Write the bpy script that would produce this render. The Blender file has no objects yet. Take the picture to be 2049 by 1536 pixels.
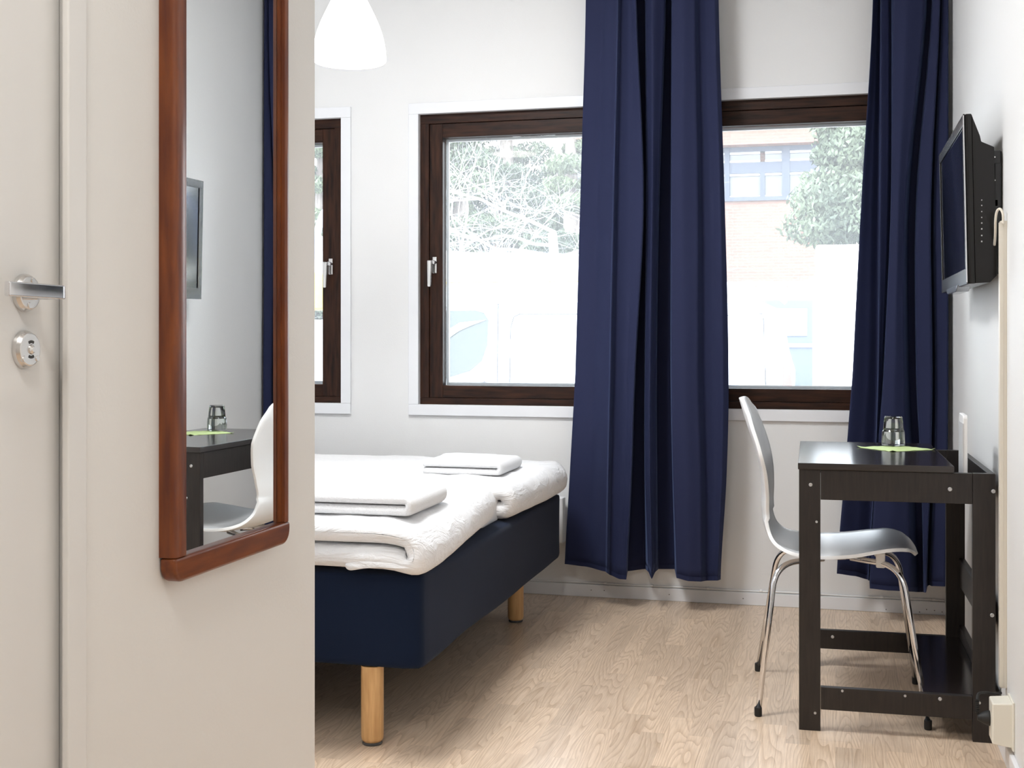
import bpy, bmesh, math, random
from mathutils import Vector, Matrix, noise
random.seed(7)
R = math.radians
SC = bpy.context.scene
COL = SC.collection

# ------------------------------------------------------------------ camera, world, lights, exposure
TH = R(14.4); FPX = 2520.0; CAMZ = 1.10; HOR = 668.0
cam_d = bpy.data.cameras.new('camera'); cam = bpy.data.objects.new('camera', cam_d); COL.objects.link(cam)
cam.location = (0, 0, CAMZ); cam.rotation_euler = (R(90), 0, TH)
cam_d.sensor_width = 36; cam_d.lens = FPX / 2049 * 36; cam_d.shift_y = -(768 - HOR) / 2049
cam_d.clip_start = 0.02; cam_d.clip_end = 500
SC.camera = cam
SC.view_settings.view_transform = 'Standard'; SC.view_settings.look = 'None'
SC.view_settings.gamma = 1; SC.view_settings.use_curve_mapping = False
SC.view_settings.exposure = 0.47
SC.cycles.max_bounces = 10; SC.cycles.diffuse_bounces = 5; SC.cycles.glossy_bounces = 5
SC.cycles.transparent_max_bounces = 16; SC.cycles.transmission_bounces = 8
SC.cycles.sample_clamp_indirect = 6.0
SC.cycles.caustics_reflective = False; SC.cycles.caustics_refractive = False

W = bpy.data.worlds.new('sky'); SC.world = W; W.use_nodes = True
wn = W.node_tree.nodes; wl = W.node_tree.links
bg = wn['Background']
tc = wn.new('ShaderNodeTexCoord'); sx = wn.new('ShaderNodeSeparateXYZ'); cr = wn.new('ShaderNodeValToRGB')
wl.new(tc.outputs['Generated'], sx.inputs[0]); wl.new(sx.outputs['Z'], cr.inputs[0]); wl.new(cr.outputs[0], bg.inputs[0])
cr.color_ramp.elements[0].color = (0.97, 0.98, 1, 1); cr.color_ramp.elements[1].color = (0.74, 0.84, 1, 1)
bg.inputs[1].default_value = 6.3

def light(name, kind, loc, power, color=(1, 1, 1), size=0.3, rot=(0, 0, 0), size_y=None):
    d = bpy.data.lights.new(name, kind); o = bpy.data.objects.new(name, d); COL.objects.link(o)
    o.location = loc; o.rotation_euler = rot; d.energy = power; d.color = color
    if kind == 'AREA':
        d.size = size
        if size_y: d.shape = 'RECTANGLE'; d.size_y = size_y
    elif kind != 'SUN': d.shadow_soft_size = size
    return o
# the sun stands behind the building this room is in and lights the yard and the houses opposite
sun = light('sun', 'SUN', (0, 0, 20), 1.0, (1, .96, .9)); sun.data.angle = R(1); sun.rotation_euler = (R(48), 0, R(-22))
# unseen fill lights added over the entrance passage, behind the camera, and the beds
light('hall_fill_light', 'AREA', (-0.45, 0.45, 2.87), 20, (1, .97, .93), 0.44)
light('room_fill_light', 'AREA', (-1.35, 3.20, 2.87), 43, (.965, .985, 1), 0.6)
light('pendant_bulb', 'POINT', (-1.636, 4.10, 2.17), 5, (1, .93, .82), 0.05)

# ------------------------------------------------------------------ pixel helpers: a sight line cut with a real plane of the room
_s, _c = math.sin(TH), math.cos(TH)
def ray(u, v):
    a = (u - 1024.5) / FPX
    return (-_s + a * _c, _c + a * _s, -(v - HOR) / FPX)
def on_y(u, v, y):
    r = ray(u, v); t = y / r[1]; return Vector((r[0] * t, y, CAMZ + r[2] * t))
def on_x(u, v, x):
    r = ray(u, v); t = x / r[0]; return Vector((x, r[1] * t, CAMZ + r[2] * t))
def on_z(u, v, z):
    r = ray(u, v); t = (z - CAMZ) / r[2]; return Vector((r[0] * t, r[1] * t, z))

# ------------------------------------------------------------------ materials
MATS = {}
def mat(name, color=(.8, .8, .8), rough=.5, metal=0, spec=.5, **kw):
    if name in MATS: return MATS[name]
    m = bpy.data.materials.new(name); m.use_nodes = True
    b = m.node_tree.nodes['Principled BSDF']
    b.inputs['Base Color'].default_value = (*color, 1); b.inputs['Roughness'].default_value = rough
    b.inputs['Metallic'].default_value = metal; b.inputs['Specular IOR Level'].default_value = spec
    for k, v in kw.items(): b.inputs[k.replace('_', ' ')].default_value = v
    MATS[name] = m; return m
def N(m, t, **kw):
    n = m.node_tree.nodes.new(t)
    for k, v in kw.items(): setattr(n, k, v)
    return n
def L(m, a, b): m.node_tree.links.new(a, b)
def bump(m, scale=200, strength=.1, dist=.001, detail=3, stretch=(1, 1, 1), coord='Object'):
    b = m.node_tree.nodes['Principled BSDF']
    t = N(m, 'ShaderNodeTexCoord'); mp = N(m, 'ShaderNodeMapping'); mp.inputs['Scale'].default_value = stretch
    n = N(m, 'ShaderNodeTexNoise'); n.inputs['Scale'].default_value = scale; n.inputs['Detail'].default_value = detail
    bp = N(m, 'ShaderNodeBump'); bp.inputs['Strength'].default_value = strength; bp.inputs['Distance'].default_value = dist
    L(m, t.outputs[coord], mp.inputs[0]); L(m, mp.outputs[0], n.inputs['Vector']); L(m, n.outputs['Fac'], bp.inputs['Height']); L(m, bp.outputs[0], b.inputs['Normal'])
    return n
def mottled(m, c1, c2, scale=30, stretch=(1, 1, 1), lo=.35, hi=.65, detail=4):
    b = m.node_tree.nodes['Principled BSDF']
    t = N(m, 'ShaderNodeTexCoord'); mp = N(m, 'ShaderNodeMapping'); mp.inputs['Scale'].default_value = stretch
    n = N(m, 'ShaderNodeTexNoise'); n.inputs['Scale'].default_value = scale; n.inputs['Detail'].default_value = detail
    r = N(m, 'ShaderNodeValToRGB'); r.color_ramp.elements[0].color = (*c1, 1); r.color_ramp.elements[1].color = (*c2, 1)
    r.color_ramp.elements[0].position = lo; r.color_ramp.elements[1].position = hi
    L(m, t.outputs['Object'], mp.inputs[0]); L(m, mp.outputs[0], n.inputs['Vector']); L(m, n.outputs['Fac'], r.inputs[0]); L(m, r.outputs[0], b.inputs['Base Color'])
    return m

WALL = mat('wall_paint', (.79, .79, .79), .6); bump(WALL, 160, .25, .0012, 4)
HALLW = mat('hall_wall_paint', (.75, .735, .705), .6); bump(HALLW, 170, .3, .0012, 4)
CEIL = mat('ceiling_paint', (.85, .85, .84), .8)
TRIM = mat('trim_paint', (.81, .82, .85), .35)
DOORM = mat('door_paint', (.74, .73, .71), .45); bump(DOORM, 60, .06, .001)
DWOOD = mat('dark_stained_pine', (.05, .02, .01), .42, 0, .2); mottled(DWOOD, (.010, .004, .003), (.052, .019, .009), 7, (1.2, 12, 12), .3, .75)
DWOODV = mat('dark_stained_pine_upright', (.05, .02, .01), .42, 0, .2); mottled(DWOODV, (.010, .004, .003), (.052, .019, .009), 7, (12, 12, 1.2), .3, .75)
MAHO = mat('red_brown_lacquer', (.2, .05, .02), .28, 0, .45); mottled(MAHO, (.10, .022, .008), (.22, .060, .013), 8, (8, 8, 1.0), .3, .75)
MAHOH = mat('red_brown_lacquer_across', (.2, .05, .02), .28, 0, .45); mottled(MAHOH, (.10, .022, .008), (.22, .060, .013), 8, (8, 1.0, 8), .3, .75)
MIRR = mat('mirror_silver', (.93, .95, .95), 0.0, 1)
CHROME = mat('chrome', (.75, .75, .77), .08, 1)
SATIN = mat('satin_steel', (.72, .71, .70), .22, 1)
WHITEP = mat('white_plastic', (.82, .82, .82), .35)
SHELLM = mat('white_lacquer', (.93, .94, .95), .25)
BEIGE = mat('beige_plastic', (.74, .69, .60), .4)
BLACK = mat('black_plastic', (.012, .012, .013), .25)
RUBBER = mat('black_rubber', (.01, .01, .01), .6)
BIRCH = mat('clear_birch', (.62, .36, .15), .4); mottled(BIRCH, (.52, .29, .115), (.68, .42, .19), 10, (8, 8, .8))
BBROWN = mat('black_brown_veneer', (.02, .014, .012), .42, 0, .5); mottled(BBROWN, (.009, .0065, .006), (.020, .014, .012), 12, (10, 10, 1)); 
BTOP = mat('black_brown_top', (.02, .015, .014), .17, 0, .7); bump(BTOP, 400, .05, .0002)
NAVYB = mat('dark_navy_ticking', (.007, .0135, .033), .9, 0, .1, Sheen_Weight=.06); bump(NAVYB, 900, .5, .0008, 2)
LINEN = mat('white_cotton', (.83, .83, .84), .85, 0, .2, Sheen_Weight=.2); _n = bump(LINEN, 7, .6, .024, 5, (1, 1.6, 2.5)); _n.inputs['Distortion'].default_value = 1.3; _n.inputs['Roughness'].default_value = .62
TOWEL = mat('white_terry', (.80, .80, .81), .95, 0, .1, Sheen_Weight=.4); bump(TOWEL, 350, .9, .003, 3)
SCREEN = mat('tv_screen', (.006, .007, .012), .07, 0, .7)
PIANO = mat('gloss_black', (.007, .006, .006), .2, 0, .35)
NAPK = mat('lime_napkin', (.60, .74, .34), .8); bump(NAPK, 500, .3, .0006)
SCREWM = mat('screw_cap', (.62, .62, .62), .3, .6)
RADM = mat('radiator_enamel', (.80, .80, .82), .35)

def curtain_mat():
    m = mat('navy_curtain_cloth', (.017, .022, .064), .8, 0, .25, Sheen_Weight=.2)
    nt = m.node_tree; b = nt.nodes['Principled BSDF']; out = nt.nodes['Material Output']
    b.inputs['Sheen Roughness'].default_value = .4; b.inputs['Sheen Tint'].default_value = (.35, .5, 1, 1)
    tr = N(m, 'ShaderNodeBsdfTranslucent'); tr.inputs[0].default_value = (.012, .030, .13, 1)
    mx = N(m, 'ShaderNodeMixShader'); mx.inputs[0].default_value = .07
    L(m, b.outputs[0], mx.inputs[1]); L(m, tr.outputs[0], mx.inputs[2]); L(m, mx.outputs[0], out.inputs[0])
    bump(m, 1200, .25, .0005, 2)
    return m
CURT = curtain_mat()

def pane_mat():
    m = mat('window_glass_with_glare_veil', (1, 1, 1), .02); nt = m.node_tree; out = nt.nodes['Material Output']
    tp = N(m, 'ShaderNodeBsdfTransparent'); tp.inputs[0].default_value = (.95, .97, .97, 1)
    gl = N(m, 'ShaderNodeBsdfGlossy'); gl.inputs[1].default_value = .01
    fr = N(m, 'ShaderNodeFresnel'); fr.inputs[0].default_value = 1.45
    tl = N(m, 'ShaderNodeBsdfTranslucent'); tl.inputs[0].default_value = (.95, .97, 1, 1)
    m1 = N(m, 'ShaderNodeMixShader'); m1.inputs[0].default_value = .065  # translucent share puts a pale veil of outdoor glare into the glass
    m2 = N(m, 'ShaderNodeMixShader')
    L(m, tp.outputs[0], m1.inputs[1]); L(m, tl.outputs[0], m1.inputs[2])
    L(m, fr.outputs[0], m2.inputs[0]); L(m, m1.outputs[0], m2.inputs[1]); L(m, gl.outputs[0], m2.inputs[2]); L(m, m2.outputs[0], out.inputs[0])
    return m
PANE = pane_mat()
def clear_glass(name, tint=(1, 1, 1), ior=1.45):
    m = mat(name, tint, 0.0, 0, .5, Transmission_Weight=1.0, IOR=ior); return m
TUMB = clear_glass('tumbler_glass', (.97, .99, .99))

def floor_mat():
    m = mat('oak_laminate', (.6, .4, .25), .28, 0, .5); b = m.node_tree.nodes['Principled BSDF']
    g = N(m, 'ShaderNodeNewGeometry'); sp = N(m, 'ShaderNodeSeparateXYZ'); L(m, g.outputs['Position'], sp.inputs[0])
    cb = N(m, 'ShaderNodeCombineXYZ'); L(m, sp.outputs['Y'], cb.inputs[0]); L(m, sp.outputs['X'], cb.inputs[1])
    off = N(m, 'ShaderNodeVectorMath', operation='ADD'); off.inputs[1].default_value = (7.3, 13.0, 0); L(m, cb.outputs[0], off.inputs[0])
    br = N(m, 'ShaderNodeTexBrick'); br.inputs['Scale'].default_value = 1; br.inputs['Brick Width'].default_value = .42
    br.inputs['Row Height'].default_value = .065; br.inputs['Mortar Size'].default_value = .0006; br.offset = .37; br.offset_frequency = 2
    br.inputs['Color1'].default_value = (0, 0, 0, 1); br.inputs['Color2'].default_value = (1, 1, 1, 1); br.inputs['Mortar'].default_value = (.3, .3, .3, 1)
    br.inputs['Bias'].default_value = 0
    L(m, off.outputs[0], br.inputs['Vector'])
    bw = N(m, 'ShaderNodeRGBToBW'); L(m, br.outputs['Color'], bw.inputs[0])
    # ring field: long along the board, cut into thin growth bands, shifted strip by strip
    sh = N(m, 'ShaderNodeMath', operation='MULTIPLY'); sh.inputs[1].default_value = 37; L(m, bw.outputs[0], sh.inputs[0])
    st = N(m, 'ShaderNodeCombineXYZ')
    mx = N(m, 'ShaderNodeMath', operation='MULTIPLY'); mx.inputs[1].default_value = .75; L(m, sp.outputs['Y'], mx.inputs[0])
    my = N(m, 'ShaderNodeMath', operation='MULTIPLY'); my.inputs[1].default_value = 7; L(m, sp.outputs['X'], my.inputs[0])
    L(m, mx.outputs[0], st.inputs[0]); L(m, my.outputs[0], st.inputs[1]); L(m, sh.outputs[0], st.inputs[2])
    n1 = N(m, 'ShaderNodeTexNoise'); n1.inputs['Scale'].default_value = 1.5; n1.inputs['Detail'].default_value = 1.2; n1.inputs['Roughness'].default_value = .4
    L(m, st.outputs[0], n1.inputs['Vector'])
    fr = N(m, 'ShaderNodeMath', operation='MULTIPLY'); fr.inputs[1].default_value = 26; L(m, n1.outputs['Fac'], fr.inputs[0])
    sn = N(m, 'ShaderNodeMath', operation='FRACT'); L(m, fr.outputs[0], sn.inputs[0])
    pw = N(m, 'ShaderNodeMath', operation='POWER'); pw.inputs[1].default_value = 3.0; L(m, sn.outputs[0], pw.inputs[0])
    # pores
    st2 = N(m, 'ShaderNodeVectorMath', operation='MULTIPLY'); st2.inputs[1].default_value = (3, 50, 1); L(m, off.outputs[0], st2.inputs[0])
    n2 = N(m, 'ShaderNodeTexNoise'); n2.inputs['Scale'].default_value = 4; n2.inputs['Detail'].default_value = 4; L(m, st2.outputs[0], n2.inputs['Vector'])
    cr = N(m, 'ShaderNodeValToRGB'); e = cr.color_ramp.elements
    e[0].position = 0; e[0].color = (.72, .56, .42, 1); e[1].position = 1; e[1].color = (.54, .39, .265, 1)
    L(m, pw.outputs[0], cr.inputs[0])
    c2 = N(m, 'ShaderNodeMix', data_type='RGBA', blend_type='MULTIPLY'); c2.inputs[0].default_value = .35
    r2 = N(m, 'ShaderNodeValToRGB'); r2.color_ramp.elements[0].position = .35; r2.color_ramp.elements[1].position = .6
    r2.color_ramp.elements[0].color = (.6, .55, .5, 1)
    L(m, n2.outputs['Fac'], r2.inputs[0]); L(m, cr.outputs[0], c2.inputs[6]); L(m, r2.outputs[0], c2.inputs[7])
    hs = N(m, 'ShaderNodeHueSaturation'); vv = N(m, 'ShaderNodeMapRange'); vv.inputs[3].default_value = .88; vv.inputs[4].default_value = 1.10
    L(m, bw.outputs[0], vv.inputs[0]); L(m, vv.outputs[0], hs.inputs['Value']); L(m, c2.outputs[2], hs.inputs['Color']); L(m, hs.outputs[0], b.inputs['Base Color'])
    bp = N(m, 'ShaderNodeBump'); bp.inputs['Strength'].default_value = .12; bp.inputs['Distance'].default_value = .0006; L(m, n2.outputs['Fac'], bp.inputs['Height']); L(m, bp.outputs[0], b.inputs['Normal'])
    return m
OAK = floor_mat()

# ------------------------------------------------------------------ object helpers
def link(o, parent=None):
    COL.objects.link(o)
    if parent is not None: o.parent = parent
    return o
def empty(name, loc=(0, 0, 0), rz=0):
    o = bpy.data.objects.new(name, None); COL.objects.link(o); o.location = loc; o.rotation_euler = (0, 0, rz); o.empty_display_size = .05
    return o
def tag(o, label=None, cat=None, group=None, kind=None):
    if label: o['label'] = label
    if cat: o['category'] = cat
    if group: o['group'] = group
    if kind: o['kind'] = kind
    return o
def thing(name, label, cat, loc=(0, 0, 0), rz=0, group=None): return tag(empty(name, loc, rz), label, cat, group)
def from_bm(name, bm, m, parent=None, smooth=False, bevel=0, seg=2, label=None):
    bmesh.ops.recalc_face_normals(bm, faces=bm.faces[:])
    me = bpy.data.meshes.new(name); bm.to_mesh(me); bm.free()
    o = link(bpy.data.objects.new(name, me), parent)
    for x in (m if isinstance(m, (list, tuple)) else [m]): me.materials.append(x)
    if smooth or bevel:
        for p in me.polygons: p.use_smooth = True
    if bevel:
        mo = o.modifiers.new('bevel', 'BEVEL'); mo.width = bevel; mo.segments = seg; mo.limit_method = 'ANGLE'; mo.angle_limit = R(40)
        wn_ = o.modifiers.new('wn', 'WEIGHTED_NORMAL'); wn_.keep_sharp = True
    if label: o['label'] = label
    return o
def add_box(bm, a, b, M=None):
    x0, y0, z0 = a; x1, y1, z1 = b
    vs = [bm.verts.new(p) for p in ((x0, y0, z0), (x1, y0, z0), (x1, y1, z0), (x0, y1, z0), (x0, y0, z1), (x1, y0, z1), (x1, y1, z1), (x0, y1, z1))]
    for f in ((0, 3, 2, 1), (4, 5, 6, 7), (0, 1, 5, 4), (1, 2, 6, 5), (2, 3, 7, 6), (3, 0, 4, 7)): bm.faces.new([vs[i] for i in f])
    if M: bmesh.ops.transform(bm, matrix=M, verts=vs)
    return vs
def box(name, a, b, m, parent=None, bevel=0, seg=2, label=None):
    bm = bmesh.new(); add_box(bm, a, b); return from_bm(name, bm, m, parent, bevel=bevel, seg=seg, label=label)
def boxes(name, lst, m, parent=None, bevel=0, label=None):
    bm = bmesh.new()
    for a, b in lst: add_box(bm, a, b)
    return from_bm(name, bm, m, parent, bevel=bevel, label=label)
def add_tube(bm, pts, r, seg=12, caps=True):
    pts = [Vector(p) for p in pts]; rs = r if isinstance(r, (list, tuple)) else [r] * len(pts)
    rings = []; up = None
    for i, p in enumerate(pts):
        d = ((pts[min(i + 1, len(pts) - 1)] - pts[max(i - 1, 0)])).normalized()
        if up is None: up = Vector((0, 0, 1)) if abs(d.z) < .9 else Vector((1, 0, 0))
        a = d.cross(up).normalized(); up = a.cross(d).normalized(); b_ = up
        rings.append([bm.verts.new(p + (a * math.cos(2 * math.pi * k / seg) + b_ * math.sin(2 * math.pi * k / seg)) * rs[i]) for k in range(seg)])
    for i in range(len(rings) - 1):
        for k in range(seg): bm.faces.new((rings[i][k], rings[i][(k + 1) % seg], rings[i + 1][(k + 1) % seg], rings[i + 1][k]))
    if caps: bm.faces.new(rings[0][::-1]); bm.faces.new(rings[-1])
def tube(name, pts, r, m, parent=None, seg=12, label=None):
    bm = bmesh.new(); add_tube(bm, pts, r, seg); return from_bm(name, bm, m, parent, smooth=True, label=label)
def smooth_path(pts, n=6):
    pts = [Vector(p) for p in pts]; out = []
    for i in range(len(pts) - 1):
        p0 = pts[max(i - 1, 0)]; p1 = pts[i]; p2 = pts[i + 1]; p3 = pts[min(i + 2, len(pts) - 1)]
        for k in range(n):
            t = k / n
            out.append(.5 * ((2 * p1) + (p2 - p0) * t + (2 * p0 - 5 * p1 + 4 * p2 - p3) * t * t + (3 * p1 - p0 - 3 * p2 + p3) * t ** 3))
    out.append(pts[-1]); return out
def fillet_path(pts, rad, n=6):
    pts = [Vector(p) for p in pts]; out = [pts[0]]
    for i in range(1, len(pts) - 1):
        a = (pts[i - 1] - pts[i]); b = (pts[i + 1] - pts[i]); r_ = min(rad, a.length * .45, b.length * .45)
        A = pts[i] + a.normalized() * r_; B = pts[i] + b.normalized() * r_
        for k in range(n + 1):
            t = k / n; out.append((1 - t) ** 2 * A + 2 * t * (1 - t) * pts[i] + t * t * B)
    out.append(pts[-1]); return out
def add_lathe(bm, prof, seg=32, M=None):
    rings = []
    for r, z in prof:
        rings.append([bm.verts.new((r * math.cos(2 * math.pi * k / seg), r * math.sin(2 * math.pi * k / seg), z)) for k in range(seg)] if r > 1e-6 else [bm.verts.new((0, 0, z))])
    for i in range(len(rings) - 1):
        A, B = rings[i], rings[i + 1]
        for k in range(seg):
            k2 = (k + 1) % seg
            if len(A) == 1 and len(B) == 1: continue
            if len(A) == 1: bm.faces.new((A[0], B[k2], B[k]))
            elif len(B) == 1: bm.faces.new((A[k], A[k2], B[0]))
            else: bm.faces.new((A[k], A[k2], B[k2], B[k]))
    if M: bmesh.ops.transform(bm, matrix=M, verts=[v for r_ in rings for v in r_])
def lathe(name, prof, m, parent=None, seg=32, M=None, label=None, bevel=0):
    bm = bmesh.new(); add_lathe(bm, prof, seg, M); o = from_bm(name, bm, m, parent, smooth=True, label=label)
    o.data.set_sharp_from_angle(angle=R(20)); return o
def MX(loc, rot=(0, 0, 0)):
    from mathutils import Euler
    return Matrix.Translation(loc) @ Euler(rot).to_matrix().to_4x4()

# ------------------------------------------------------------------ the room
XR = .432; YB = 5.20; XP = -1.06; YP = 2.461; XW = -3.35; CH = 2.95; YF = -1.6; DX = 1.0
fl = box('floor', (XW - .2, YF - .2, -.10), (XR + .2, YB + .25, -.012), OAK); tag(fl, kind='structure')
# laminate boards laid along the room
me0 = None; bw_, bl_ = .195, 1.26
x = XR - .0; ci = 0
while x > XW - .1:
    x0 = x - bw_ + .0004; x1 = x
    y = YF - ((ci * .47) % 1) * bl_
    while y < YB:
        y0 = max(y, YF); y1 = min(y + bl_ - .0004, YB)
        if y1 - y0 > .02 and not (x1 < XP - .1 and y1 < YP):
            bm = bmesh.new(); add_box(bm, (x0, y0, -.012), (x1, y1, 0))
            o = from_bm('floor_board', bm, OAK, fl)
        y += bl_
    x -= bw_; ci += 1
cl = box('ceiling', (XW - .2, YF - .2, CH), (XR + .2, YB + .3, CH + .15), CEIL); tag(cl, kind='structure')
w = box('wall_right', (XR, YF - .2, -.05), (XR + .2, YB + .3, CH), WALL); tag(w, kind='structure')
w = box('wall_left', (XW - .2, YP, -.05), (XW, YB + .3, CH), WALL); tag(w, kind='structure')
w = box('wall_front', (-2.2, YF - .2, -.05), (XR, YF, CH), HALLW); tag(w, kind='structure')
# entrance passage partition with the door in it
dy0, dy1, dtop = .70, 1.586, 2.10
w = boxes('wall_passage', [((XP - .12, YF, -.05), (XP, dy0, CH)), ((XP - .12, dy1, -.05), (XP, YP, CH)), ((XP - .12, dy0, dtop), (XP, dy1, CH))], HALLW); tag(w, kind='structure')
w = box('wall_near', (XW, YP - .12, -.05), (XP - .12, YP, CH), WALL); tag(w, kind='structure')
w = box('wall_behind', (XP - 1.2, YF, -.05), (XP - 1.1, YP - .12, CH), HALLW); tag(w, kind='structure')

# back wall with three window openings
def W2(u, v): return on_y(u, v, YB)
ZT, ZB = 2.053, .795
w2x0, w2x1 = -1.751, -.775
w3x0, w3x1 = -.745, .231
w1x1 = -2.111; w1x0 = w1x1 - .976
ops = [(w1x0, w1x1), (w2x0, w2x1), (w3x0, w3x1)]
lst = [((XW, YB, -.05), (XR, YB + .26, ZB)), ((XW, YB, ZT), (XR, YB + .26, CH))]
xs = [XW] + [q for o in ops for q in o] + [XR]
for i in range(0, len(xs), 2): lst.append(((xs[i], YB, ZB), (xs[i + 1], YB + .26, ZT)))
w = boxes('wall_back', lst, WALL); tag(w, kind='structure')

def window(name, x0, x1, handle_side, cas=(True, True)):
    root = tag(empty(name, (x0, YB, ZB)), kind='structure')
    root.matrix_world = Matrix.Translation((x0, YB, ZB))
    w_, h_ = x1 - x0, ZT - ZB; cw = .046
    # casing boards (local coordinates)
    cl_ = cw if cas[0] else .012; cr_ = cw if cas[1] else .012
    box('casing_top', (-cl_, -.014, h_), (w_ + cr_, 0, h_ + .047), TRIM, root, .002)
    box('casing_bottom', (-cl_, -.014, -.047), (w_ + cr_, 0, 0), TRIM, root, .002)
    box('casing_side', (-cl_, -.014, 0), (0, 0, h_), TRIM, root, .002)
    box('casing_side', (w_, -.014, 0), (w_ + cr_, 0, h_), TRIM, root, .002)
    # reveal lining
    fr = empty('frame', (0, 0, 0)); fr.parent = root
    d0, d1 = .012, .11; t = .04
    box('rail', (0, d0, h_ - t), (w_, d1, h_), DWOOD, fr, .0015); box('rail', (0, d0, 0), (w_, d1, t * .7), DWOOD, fr, .0015)
    box('stile', (0, d0, t * .7), (t, d1, h_ - t), DWOODV, fr, .0015); box('stile', (w_ - t, d0, t * .7), (w_, d1, h_ - t), DWOODV, fr, .0015)
    sa = empty('sash', (0, 0, 0)); sa.parent = root
    s0, s1 = .020, .075; a = t + .001; b = .10; bt = .101; bb = .082; ab = t * .7 + .001
    box('rail', (b, s0, h_ - bt), (w_ - b, s1, h_ - t - .001), DWOOD, sa, .002); box('rail', (b, s0, ab), (w_ - b, s1, bb), DWOOD, sa, .002)
    box('stile', (a, s0, ab), (b, s1, h_ - t - .001), DWOODV, sa, .002); box('stile', (w_ - b, s0, ab), (w_ - a, s1, h_ - t - .001), DWOODV, sa, .002)
    # light glazing bead just outside the rails
    boxes('glazing_bead', [((b, s1, h_ - bt - .012), (w_ - b, s1 + .01, h_ - bt)), ((b, s1, bb), (w_ - b, s1 + .01, bb + .012)), ((b, s1, bb + .012), (b + .012, s1 + .01, h_ - bt - .012)), ((w_ - b - .012, s1, bb + .012), (w_ - b, s1 + .01, h_ - bt - .012))], TRIM, sa)
    box('pane', (b - .004, s1 - .020, bb - .004), (w_ - b + .004, s1 - .016, h_ - bt + .004), PANE, root)
    if handle_side:
        hx = .066 if handle_side < 0 else w_ - .066 + .05
        hx = .066 if handle_side < 0 else w_ - .058
        ha = empty('handle', (hx, s0, 0)); ha.parent = root
        sgn = -1 if handle_side < 0 else -1
        box('handle_plate', (-.010, -.010, .568), (.010, 0, .640), SATIN, ha, .003)
        bm = bmesh.new(); add_tube(bm, [(0, -.010, .615), (0, -.034, .615)], .010, 12); from_bm('handle_neck', bm, CHROME, ha, smooth=True)
        bm = bmesh.new(); add_box(bm, (-.011, -.047, .508), (.009, -.032, .624)); 
        for v in bm.verts:
            if v.co.z < .52: v.co.x *= .75; v.co.y += -.004
            v.co.x += sgn * .012
        from_bm('handle_grip', bm, SATIN, ha, bevel=.005, seg=3)
    return root
window('window_1', w1x0, w1x1, 1); window('window_2', w2x0, w2x1, -1, (True, False)); window('window_3', w3x0, w3x1, 0, (False, True))

# baseboards, casing, cable
bb = box('baseboard_back', (XW, YB - .012, 0), (XR - .012, YB, .052), TRIM, bevel=.002); tag(bb, kind='structure')
bm = bmesh.new()
for u, v in ((1183, 1180), (1209, 1181), (1339, 1189), (1487, 1197), (1773, 1219), (1840, 1224), (1854, 1219), (1870, 1221), (1885, 1224)):
    p = on_y(u, v, YB - .012); add_lathe(bm, [(0, 0.001), (.0022, .001), (.0022, -.0005)], 8, MX(p, (R(90), 0, 0)))
from_bm('nail_head', bm, mat('nail_steel', (.12, .12, .12), .4, .5), bb)
bb = box('baseboard_right', (XR - .012, YF, 0), (XR, YB - .012, .052), TRIM, bevel=.002); tag(bb, kind='structure')
c = thing('cable', 'thin white cable clipped along the top of the back baseboard', 'cable', (0, YB - .012, .055))
pts = [(XR - .02 - i * .12, YB - .0065 + 0 * i, .0575 + .0012 * math.sin(i * 1.7)) for i in range(30)]
tube('cable_run', [Vector(p) - c.location for p in pts], .0035, WHITEP, c, 8)
clipx = [on_y(u, 1170, YB).x for u in (1212, 1305, 1417, 1523, 1640, 1765, 1868)]
for xx in clipx: box('cable_clip', (xx - .006, YB - .014 - c.location.y, .0), (xx + .006, YB - c.location.y, .0085), WHITEP, c, .002)

cs = boxes('trim_1', [((XP, dy1 - .020, 0), (XP + .012, dy1 + .026, dtop + .06)), ((XP, dy0 - .052, 0), (XP + .012, dy0 + .008, dtop + .06)), ((XP, dy0 + .008, dtop - .008), (XP + .012, dy1 - .020, dtop + .06))], DOORM, bevel=.003); tag(cs, kind='structure')
jb = boxes('trim_2', [((XP - .12, dy1 - .022, 0), (XP - .056, dy1, dtop)), ((XP - .12, dy0, 0), (XP, dy0 + .022, dtop)), ((XP - .12, dy0 + .022, dtop - .022), (XP, dy1 - .022, dtop))], DOORM); tag(jb, kind='structure')
door = tag(empty('door_1', (XP, dy0 + .025, 0)), kind='structure')
DP = Vector(door.location)
XD = XP - .012
box('door_leaf', Vector((XD - .04, dy0 + .025, .006)) - DP, Vector((XD, dy1 - .006, dtop - .026)) - DP, DOORM, door, .002)
def disc_on_door(name, y, z, r, parent, m=SATIN, h=.011):
    return lathe(name, [(0, h), (r * .80, h), (r * .86, h - .0008), (r * .97, h * .5), (r, .0015), (r, 0), (0, 0)], m, parent, 40, MX(Vector((XD, y, z)) - DP, (0, R(90), 0)))
ry, rz_ = 1.498, 1.156
lev = empty('lever_handle', (0, 0, 0)); lev.parent = door
disc_on_door('rosette', ry, rz_, .0262, lev)
for dz, dyy in ((.017, .004), (-.017, -.003)): lathe('screw', [(0, .0125), (.0035, .0125), (.0042, .011), (.0042, 0)], SATIN, lev, 12, MX(Vector((XD, ry + dyy, rz_ + dz)) - DP, (0, R(90), 0)))
bm = bmesh.new()
hx = XD + .062
prof = fillet_path([(XD + .008, ry + .004, rz_), (hx, ry + .004, rz_), (hx + .003, 1.373, rz_ + .001)], .014, 6)
rings = []
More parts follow.
